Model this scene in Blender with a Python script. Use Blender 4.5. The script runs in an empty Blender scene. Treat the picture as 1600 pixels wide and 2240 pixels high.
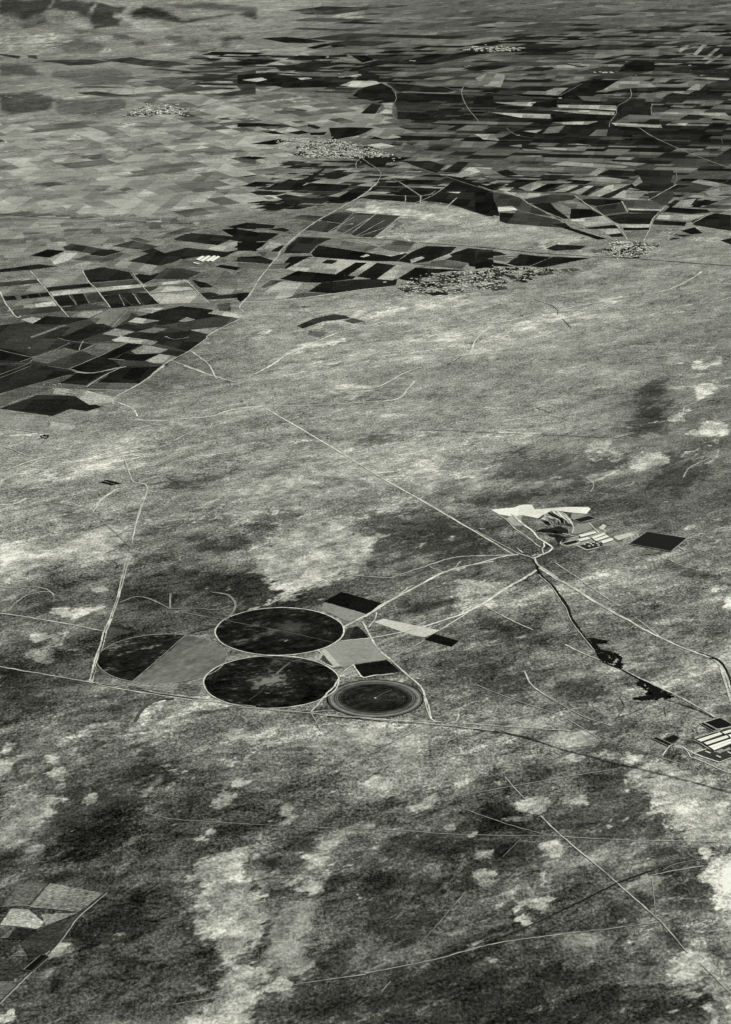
import bpy, bmesh, math, random
import numpy as np
from mathutils import Vector
random.seed(7)
rng = np.random.default_rng(11)
R = math.radians
sc = bpy.context.scene
COL = sc.collection

# ------------------------------------------------------------------ camera, sky, sun, exposure
H = 5565.0                       # flying height in metres
PITCH = R(18.77)
FPX = 5180.0                     # focal length measured on a 1600 x 2240 frame
cam_d = bpy.data.cameras.new('camera')
cam = bpy.data.objects.new('camera', cam_d); COL.objects.link(cam)
cam.location = (0, 0, H)
cam.rotation_euler = (R(90) - PITCH, 0, 0)
cam_d.sensor_fit = 'VERTICAL'; cam_d.sensor_height = 24.0
cam_d.lens = FPX / 2240 * 24.0
cam_d.clip_start = 50.0; cam_d.clip_end = 900000.0
sc.camera = cam

SUN_EL, SUN_AZ = R(38), R(40)    # azimuth measured from +Y (view direction) towards +X
w = bpy.data.worlds.new('World'); sc.world = w; w.use_nodes = True
nt = w.node_tree; nt.nodes.clear()
wo = nt.nodes.new('ShaderNodeOutputWorld'); bg = nt.nodes.new('ShaderNodeBackground')
sky = nt.nodes.new('ShaderNodeTexSky'); sky.sky_type = 'NISHITA'; sky.sun_disc = False
sky.sun_elevation = SUN_EL; sky.sun_rotation = SUN_AZ
bg.inputs['Strength'].default_value = 0.05
bw = nt.nodes.new('ShaderNodeRGBToBW'); nt.links.new(sky.outputs[0], bw.inputs[0]); nt.links.new(bw.outputs[0], bg.inputs[0]); nt.links.new(bg.outputs[0], wo.inputs[0])
sd = bpy.data.lights.new('sun', 'SUN'); sd.energy = 4.45; sd.angle = R(0.5); sd.color = (1.0, 0.985, 0.94)
sun = bpy.data.objects.new('sun', sd); COL.objects.link(sun)
sdir = Vector((math.sin(SUN_AZ) * math.cos(SUN_EL), math.cos(SUN_AZ) * math.cos(SUN_EL), math.sin(SUN_EL)))
sun.rotation_euler = sdir.to_track_quat('Z', 'Y').to_euler()
sun.location = (0, 20000, 9000)
vs = sc.view_settings
vs.view_transform = 'Standard'; vs.look = 'None'; vs.gamma = 1; vs.use_curve_mapping = False
vs.exposure = 0.12
sc.render.resolution_x, sc.render.resolution_y = 731, 1024
K = 1.10                          # radiance of a white diffuse level sheet under this light

# ------------------------------------------------------------------ ground survey -> metres
CP, SP = math.cos(PITCH), math.sin(PITCH)
def ground_np(px, py):
    x = (np.asarray(px, float) - 800) / FPX; yv = (np.asarray(py, float) - 1120) / FPX
    t = H / (SP + yv * CP)
    return x * t, (CP - yv * SP) * t
def G(px, py, z=0.0):
    x, y = ground_np(px, py)
    return Vector((float(x), float(y), z))
def mpp(py):                      # metres one survey step spans sideways at that depth
    return H / (SP + (py - 1120) / FPX * CP) / FPX
SHEETS = {'A1': (0, 0, .35), 'A2': (520, 0, .35), 'A3': (1040, 0, .35), 'B1': (0, 400, .35), 'B2': (520, 400, .35),
          'B3': (1040, 400, .35), 'C1': (0, 800, .35), 'C2': (520, 800, .35), 'C3': (1040, 800, .35),
          'D1': (0, 1200, .35), 'D2': (520, 1200, .35), 'D3': (1040, 1200, .35), 'E1': (0, 1600, .5),
          'E2': (800, 1600, .5), 'Q': (1060, 1080, .1625), 'S': (1400, 1530, .125), 'K': (200, 1290, .475), 'O': (0, 0, 1), 'T': (0, 0, .5), 'U': (800, 0, .5), 'F1': (0, 1560, .25), 'F2': (400, 1560, .25), 'F3': (800, 1560, .25),
          'F4': (1200, 1560, .25), 'F5': (0, 1900, .25), 'F6': (400, 1900, .25), 'F7': (800, 1900, .25), 'F8': (1200, 1900, .25)}
def parse(sheet, txt):
    ox, oy, s = SHEETS[sheet]
    out = []
    for tok in txt.split():
        a, b = tok.split(',')
        out.append((ox + float(a) * s, oy + float(b) * s))
    return out

# ------------------------------------------------------------------ materials
TINT = (0.975, 1.0, 0.885)
def lin(v): return (max(v, 0) / 255.0) ** 2.2
class NB:
    def __init__(s, name):
        s.m = bpy.data.materials.new(name); s.m.use_nodes = True
        s.t = s.m.node_tree; s.t.nodes.clear()
    def n(s, typ, **kw):
        o = s.t.nodes.new(typ)
        for k, v in kw.items():
            if k.startswith('i_'):
                o.inputs[k[2:].replace('_', ' ')].default_value = v
            else: setattr(o, k, v)
        return o
    def l(s, a, b): s.t.links.new(a, b)
    def val(s, x, sock):
        if isinstance(x, (int, float)): sock.default_value = x
        else: s.l(x, sock)
    def math(s, op, a, b=0.0, c=0.0, clamp=False):
        o = s.n('ShaderNodeMath', operation=op, use_clamp=clamp)
        s.val(a, o.inputs[0]); s.val(b, o.inputs[1]); s.val(c, o.inputs[2])
        return o.outputs[0]
    def mix(s, f, a, b):
        o = s.n('ShaderNodeMix', data_type='FLOAT')
        s.val(f, o.inputs[0]); s.val(a, o.inputs[2]); s.val(b, o.inputs[3])
        return o.outputs[0]
    def ramp(s, x, lo, hi, a=0.0, b=1.0):
        o = s.n('ShaderNodeMapRange', interpolation_type='SMOOTHSTEP')
        s.val(x, o.inputs[0])
        for i, v in enumerate((lo, hi, a, b)): s.val(v, o.inputs[i + 1])
        return o.outputs[0]
    def noise(s, vec, size, detail=6, rough=.55, dist=0.0, off=0):
        o = s.n('ShaderNodeTexNoise', noise_dimensions='3D')
        mp = s.n('ShaderNodeMapping'); mp.inputs['Location'].default_value = (off * 3.1, off * 1.7, off * 0.9)
        s.l(vec, mp.inputs[0]); s.l(mp.outputs[0], o.inputs['Vector'])
        o.inputs['Scale'].default_value = 1.0 / size; o.inputs['Detail'].default_value = detail
        o.inputs['Roughness'].default_value = rough; o.inputs['Distortion'].default_value = dist
        return s.math('SUBTRACT', o.outputs[0], 0.5)
    def streak(s, ang, sx, sy):
        g = s.n('ShaderNodeNewGeometry')
        mp = s.n('ShaderNodeMapping'); mp.inputs['Rotation'].default_value = (0, 0, -ang)
        s.l(g.outputs['Position'], mp.inputs[0])
        m2 = s.n('ShaderNodeMapping'); m2.inputs['Scale'].default_value = (sx, sy, 1)
        s.l(mp.outputs[0], m2.inputs[0])
        return m2.outputs[0]
    def finish(s, tone, rough=1.0, spec=0.0):
        v = s.math('MAXIMUM', tone, 0.02)
        p = s.math('DIVIDE', s.math('POWER', v, 2.2), K)
        p = s.math('MINIMUM', p, 0.86)
        c = s.n('ShaderNodeCombineColor')
        for i in range(3): s.l(s.math('MULTIPLY', p, TINT[i]), c.inputs[i])
        b = s.n('ShaderNodeBsdfPrincipled'); s.l(c.outputs[0], b.inputs['Base Color'])
        b.inputs['Roughness'].default_value = rough; b.inputs['Specular IOR Level'].default_value = spec
        o = s.n('ShaderNodeOutputMaterial'); s.l(b.outputs[0], o.inputs[0])
        return s.m

def ground_material():
    b = NB('dry_steppe_soil')
    at = b.n('ShaderNodeAttribute', attribute_name='ground_tone')
    sep = b.n('ShaderNodeSeparateColor'); b.l(at.outputs['Color'], sep.inputs[0])
    base, pale, dark = sep.outputs[0], sep.outputs[1], sep.outputs[2]
    ptone = at.outputs['Alpha']
    st = b.streak(R(36), 0.38, 1.0)
    st2 = b.streak(R(50), 0.6, 1.0)
    n1 = b.noise(st, 900, 12, .60, .5, 11)
    n2 = b.noise(st2, 300, 12, .64, .5, 400)
    n3 = b.noise(st, 2600, 8, .6, .4, 90)
    n4 = b.noise(b.streak(R(40), .8, 1.0), 75, 10, .72, .4, 33)
    r1 = b.noise(st, 420, 8, .55, .8, 610); r2 = b.noise(st2, 120, 8, .62, .4, 733); r3 = b.noise(st2, 38, 6, .65, .2, 871)
    iso = b.streak(0.0, 1.0, .62); n5 = b.noise(iso, 16, 9, .8, 0, 71)
    # ragged edges of pale flats and dark scrub
    rag = b.math('ADD', b.math('MULTIPLY', r3, 3.6), b.math('ADD', b.math('MULTIPLY', r1, 4.4), b.math('MULTIPLY', r2, 5.0)))
    pm = b.ramp(b.math('ADD', b.math('MULTIPLY', b.math('SUBTRACT', pale, .46), 2.9), rag), -.42, .46)
    dm = b.ramp(b.math('ADD', b.math('MULTIPLY', b.math('SUBTRACT', dark, .5), 2.2), b.math('MULTIPLY', rag, 1.3)), -.6, .65)
    # grass tussocks, scattered small pans and scrub everywhere
    sc_ = b.n('ShaderNodeAttribute', attribute_name='scrub').outputs['Fac']
    big = b.math('ADD', b.math('MULTIPLY', n1, 1.6), b.math('ADD', b.math('MULTIPLY', n2, 1.9), b.math('MULTIPLY', n3, .7)))
    fine = b.math('ADD', b.math('MULTIPLY', n4, 1.5), b.math('MULTIPLY', n5, 4.6))
    mod = b.math('ADD', b.math('MULTIPLY', big, sc_), b.math('MULTIPLY', fine, b.math('ADD', .45, b.math('MULTIPLY', sc_, .5))))
    tone = b.math('MULTIPLY', base, b.math('ADD', 1.0, mod))
    pans = b.ramp(b.math('ADD', n1, b.math('MULTIPLY', n2, 1.2)), .16, .30)
    tone = b.math('ADD', tone, b.math('MULTIPLY', pans, b.math('MULTIPLY', sc_, .15)))
    # wind-drawn wisps of bare soil and of darker herbs, fine veins of old runnels
    w1 = b.noise(st, 300, 10, .62, 1.6, 940); w2 = b.noise(st2, 130, 9, .64, 1.2, 1210)
    wp = b.ramp(b.math('ADD', w1, b.math('MULTIPLY', w2, .8)), .07, .15)
    wd = b.ramp(b.math('ADD', w1, b.math('MULTIPLY', w2, .8)), -.08, -.16)
    tone = b.math('MULTIPLY', tone, b.math('ADD', 1.0, b.math('MULTIPLY', sc_, b.math('SUBTRACT', b.math('MULTIPLY', wp, .34), b.math('MULTIPLY', wd, .30)))))
    ve = b.ramp(b.math('ABSOLUTE', w2), .002, .010, 1, 0)
    tone = b.math('MULTIPLY', tone, b.math('ADD', 1.0, b.math('MULTIPLY', b.math('MULTIPLY', ve, sc_), b.math('MULTIPLY', b.ramp(n3, -.06, .06, -1, 1), .20))))
    # shallow drainage lines and animal paths, scattered bushes
    g1 = b.noise(st, 1300, 7, .55, 1.2, 55); g2 = b.noise(st2, 700, 7, .55, .9, 205)
    ln1 = b.ramp(b.math('ABSOLUTE', g1), .0015, .006, 1, 0); ln2 = b.ramp(b.math('ABSOLUTE', g2), .0012, .0045, 1, 0)
    msk = b.ramp(n1, -.02, .06)
    tone = b.math('ADD', tone, b.math('MULTIPLY', b.math('MULTIPLY', ln1, msk), b.math('MULTIPLY', tone, .38)))
    tone = b.math('SUBTRACT', tone, b.math('MULTIPLY', b.math('MULTIPLY', ln2, b.math('SUBTRACT', 1.0, msk)), b.math('MULTIPLY', tone, .36)))
    vo = b.n('ShaderNodeTexVoronoi'); b.l(st2, vo.inputs['Vector']); vo.inputs['Scale'].default_value = 1 / 34.0
    dots = b.math('MULTIPLY', b.ramp(vo.outputs['Distance'], .14, .34, 1, 0), b.ramp(n2, -.02, .12, 1, 0))
    tone = b.math('MULTIPLY', tone, b.math('SUBTRACT', 1.0, b.math('MULTIPLY', dots, .22)))
    tone = b.math('MULTIPLY', tone, b.mix(dm, 1.05, .72))
    pt = b.math('MULTIPLY', ptone, b.math('ADD', 1.0, b.math('ADD', b.math('MULTIPLY', n2, 1.7), b.math('ADD', b.math('MULTIPLY', n4, 1.8), b.math('MULTIPLY', n5, 2.4)))))
    tone = b.mix(pm, tone, pt)
    return b.finish(tone)
def field_material(name, attr=None, contrast=1.0):
    b = NB(name)
    if attr:
        at = b.n('ShaderNodeAttribute', attribute_name=attr)
        sep = b.n('ShaderNodeSeparateColor'); b.l(at.outputs['Color'], sep.inputs[0]); base = sep.outputs[0]
    else:
        oi = b.n('ShaderNodeObjectInfo')
        sep = b.n('ShaderNodeSeparateColor'); b.l(oi.outputs['Color'], sep.inputs[0]); base = sep.outputs[0]
    st = b.streak(R(-8), 0.25, 1.0)
    st2 = b.streak(R(30), 0.6, 1.0)
    n1 = b.noise(st2, 420, 9, .66, .4, 5)
    n2 = b.noise(st, 60, 8, .7, 0, 77)
    n3 = b.noise(st2, 14, 8, .8, 0, 171)
    mod = b.math('ADD', b.math('MULTIPLY', n1, .7 * contrast), b.math('ADD', b.math('MULTIPLY', n2, .9 * contrast), b.math('MULTIPLY', n3, 3.4 * contrast)))
    # strips of different sowing inside a holding
    g = b.streak(R(-9), 1.0, 1.0); sx = b.n('ShaderNodeSeparateXYZ'); b.l(g, sx.inputs[0])
    lo = b.n('ShaderNodeObjectInfo').outputs['Random']
    u = b.math('FLOOR', b.math('ADD', b.math('DIVIDE', sx.outputs[0], 150.0), b.math('MULTIPLY', lo, 9.0)))
    vv = b.math('FLOOR', b.math('ADD', b.math('DIVIDE', sx.outputs[1], 420.0), b.math('MULTIPLY', lo, 7.0)))
    cx = b.n('ShaderNodeCombineXYZ'); b.l(u, cx.inputs[0]); b.l(vv, cx.inputs[1])
    wn = b.n('ShaderNodeTexWhiteNoise', noise_dimensions='2D'); b.l(cx.outputs[0], wn.inputs['Vector'])
    mod = b.math('ADD', mod, b.math('MULTIPLY', b.math('SUBTRACT', wn.outputs['Value'], .45), .42 * contrast))
    return b.finish(b.math('MULTIPLY', base, b.math('ADD', 1.0, mod)))
def plain(name, v, var=.25, size=8, rough=.9, spec=0.0):
    b = NB(name)
    g = b.n('ShaderNodeNewGeometry')
    n1 = b.noise(g.outputs['Position'], size, 6, .6)
    return b.finish(b.math('MULTIPLY', v / 255.0, b.math('ADD', 1.0, b.math('MULTIPLY', n1, var))), rough, spec)

M_GROUND = ground_material()
M_FIELD = field_material('crop_and_stubble')
M_PATCH = field_material('far_crop_and_stubble', 'tone', .7)
M_YARD = field_material('bare_trodden_ground', None, .3)
def track_material(name, v, var=1.3, thin=0.0):
    b = NB(name)
    st = b.streak(R(36), 0.6, 1.0)
    n1 = b.noise(st, 160, 9, .7)
    n2 = b.noise(st, 30, 6, .7, 0, 9)
    m = b.math('ADD', b.math('MULTIPLY', n1, var), b.math('MULTIPLY', n2, var * .6))
    return b.finish(b.math('MULTIPLY', v / 255.0, b.math('ADD', 1.0, m)))
TRK = {}
def trk(v):
    if v not in TRK: TRK[v] = track_material('packed_earth_%d' % v, v)
    return TRK[v]
M_WATER = plain('still_dark_water', 23, .5, 60, .25, .02)
M_DITCH = plain('wet_reeds', 30, .6, 40)
M_ROOF_WHITE = plain('white_sheet_roof', 250, .06, 12, .6)
M_WALL_WHITE = plain('white_shed_wall', 215, .1)
M_ROOF_PALE = plain('weathered_pale_roof', 246, .2, 6)
M_ROOF_MID = plain('clay_tile_roof', 160, .3, 6)
M_WALL = plain('plastered_wall', 240, .2, 6)
M_LEAF = plain('tree_foliage', 34, .9, 5)
M_BARK = plain('tree_bark', 55, .4, 2)

# ------------------------------------------------------------------ object helpers
def link(name, me, mat=None, parent=None):
    o = bpy.data.objects.new(name, me); COL.objects.link(o)
    if mat is not None and me is not None: me.materials.append(mat)
    if parent: o.parent = parent
    return o
def tag(o, label=None, cat=None, group=None, kind=None):
    if label: o['label'] = label
    if cat: o['category'] = cat
    if group: o['group'] = group
    if kind: o['kind'] = kind
    return o
def mesh(name, verts, faces):
    me = bpy.data.meshes.new(name); me.from_pydata([tuple(v) for v in verts], [], faces); me.update(); return me
def empty(name, loc):
    o = bpy.data.objects.new(name, None); COL.objects.link(o); o.location = loc; return o
def area2(p): return sum(p[i][0] * p[(i + 1) % len(p)][1] - p[(i + 1) % len(p)][0] * p[i][1] for i in range(len(p)))
def sheet(name, pts, z, mat, parent=None, wob=0.0):
    """a level sheet lying on the ground, origin at its middle"""
    P = [G(x, y) for x, y in pts]
    if wob:
        Q = []
        for i, a in enumerate(P):
            c = P[(i + 1) % len(P)]; n = max(1, int((c - a).length / (wob * (6 if wob < 7 else 1.6))))
            for k in range(n):
                q = a.lerp(c, k / n)
                if k: q += Vector((random.uniform(-wob, wob), random.uniform(-wob, wob), 0))
                Q.append(q)
        P = Q
    if area2(P) < 0: P.reverse()
    c = sum(P, Vector()) / len(P)
    me = mesh(name, [p - c for p in P], [list(range(len(P)))])
    o = link(name, me, mat, parent); o.location = (c.x, c.y, z)
    if parent: o.location -= parent.location
    return o
def smooth_line(P, n=6):
    out = []
    for i in range(len(P) - 1):
        p0 = P[max(i - 1, 0)]; p1 = P[i]; p2 = P[i + 1]; p3 = P[min(i + 2, len(P) - 1)]
        for k in range(n):
            t = k / n
            out.append(0.5 * ((2 * p1) + (p2 - p0) * t + (2 * p0 - 5 * p1 + 4 * p2 - p3) * t * t + (3 * p1 - p0 - 3 * p2 + p3) * t ** 3))
    out.append(P[-1]); return out
def ribbon_mesh(name, L, W, closed=False, jit=0.0):
    n = len(L); v = []; f = []
    for i in range(n):
        if closed: d = L[(i + 1) % n] - L[i - 1]
        else: d = L[min(i + 1, n - 1)] - L[max(i - 1, 0)]
        d.z = 0
        if d.length < 1e-6: d = Vector((1, 0, 0))
        d.normalize(); s = Vector((-d.y, d.x, 0))
        wd = (W[i] if isinstance(W, list) else W) * .5
        v += [L[i] + s * wd * (1 + random.uniform(-jit, jit)), L[i] - s * wd * (1 + random.uniform(-jit, jit))]
    for i in range(n if closed else n - 1):
        j = (i + 1) % n
        f.append((2 * i + 1, 2 * j + 1, 2 * j, 2 * i))
    return mesh(name, v, f)
ZT = [2.2]
def track(name, sh, v, wpx, txt, rough=1.0, mat=None, kind='structure', straight=False):
    pts = parse(sh, txt)
    P = [G(x, y) for x, y in pts]
    L = P if straight else smooth_line(P, 8)
    # gentle wandering of a driven track
    LL = []
    for i, p in enumerate(L):
        m = math.hypot(p.x, p.y) / FPX
        q = p.copy()
        if 0 < i < len(L) - 1: q += Vector((random.gauss(0, .35 * rough), random.gauss(0, .9 * rough), 0)) * m
        LL.append(q)
    W = [wpx * math.sqrt(q.x ** 2 + q.y ** 2 + H * H) / FPX * 1.3 for q in LL]
    c = LL[0].copy()
    me = ribbon_mesh(name, [q - c for q in LL], W, False, .25)
    o = link(name, me, mat or trk(v if v < 105 else min(225, v + 16))); ZT[0] += .006
    o.location = (c.x, c.y, ZT[0])
    return tag(o, kind=kind)

# ------------------------------------------------------------------ the ground sheet and its tone map
GX = [0, 200, 400, 600, 800, 1000, 1200, 1400, 1600]
GRID = """
125 125 130 145 110 95 95 105 95
130 125 130 125 100 85 75 55 48
122 132 136 124 90 62 55 48 46
132 134 138 138 94 70 60 46 44
142 144 140 126 104 82 88 82 76
136 128 120 114 120 125 128 115 122
118 112 110 124 130 136 134 138 130
86 88 110 150 156 158 150 140 126
70 78 124 150 146 142 138 136 120
132 134 142 146 146 144 146 114 118
150 154 144 140 142 146 122 104 98
140 145 126 142 130 116 94 94 102
160 146 106 140 118 88 106 120 116
105 106 92 84 102 112 112 116 116
100 100 92 92 106 102 116 116 116
86 92 106 112 122 106 92 110 116
94 94 104 112 138 134 116 112 116
98 82 92 102 126 112 108 98 140
102 82 88 98 96 82 88 96 116
86 80 84 100 80 74 88 80 110
84 80 84 98 82 84 90 84 112
74 80 80 96 82 80 84 88 100
94 84 86 100 76 76 78 80 92
100 86 86 100 76 76 78 80 92"""
GRID = np.array([[float(a) for a in r.split()] for r in GRID.strip().splitlines()])
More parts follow.
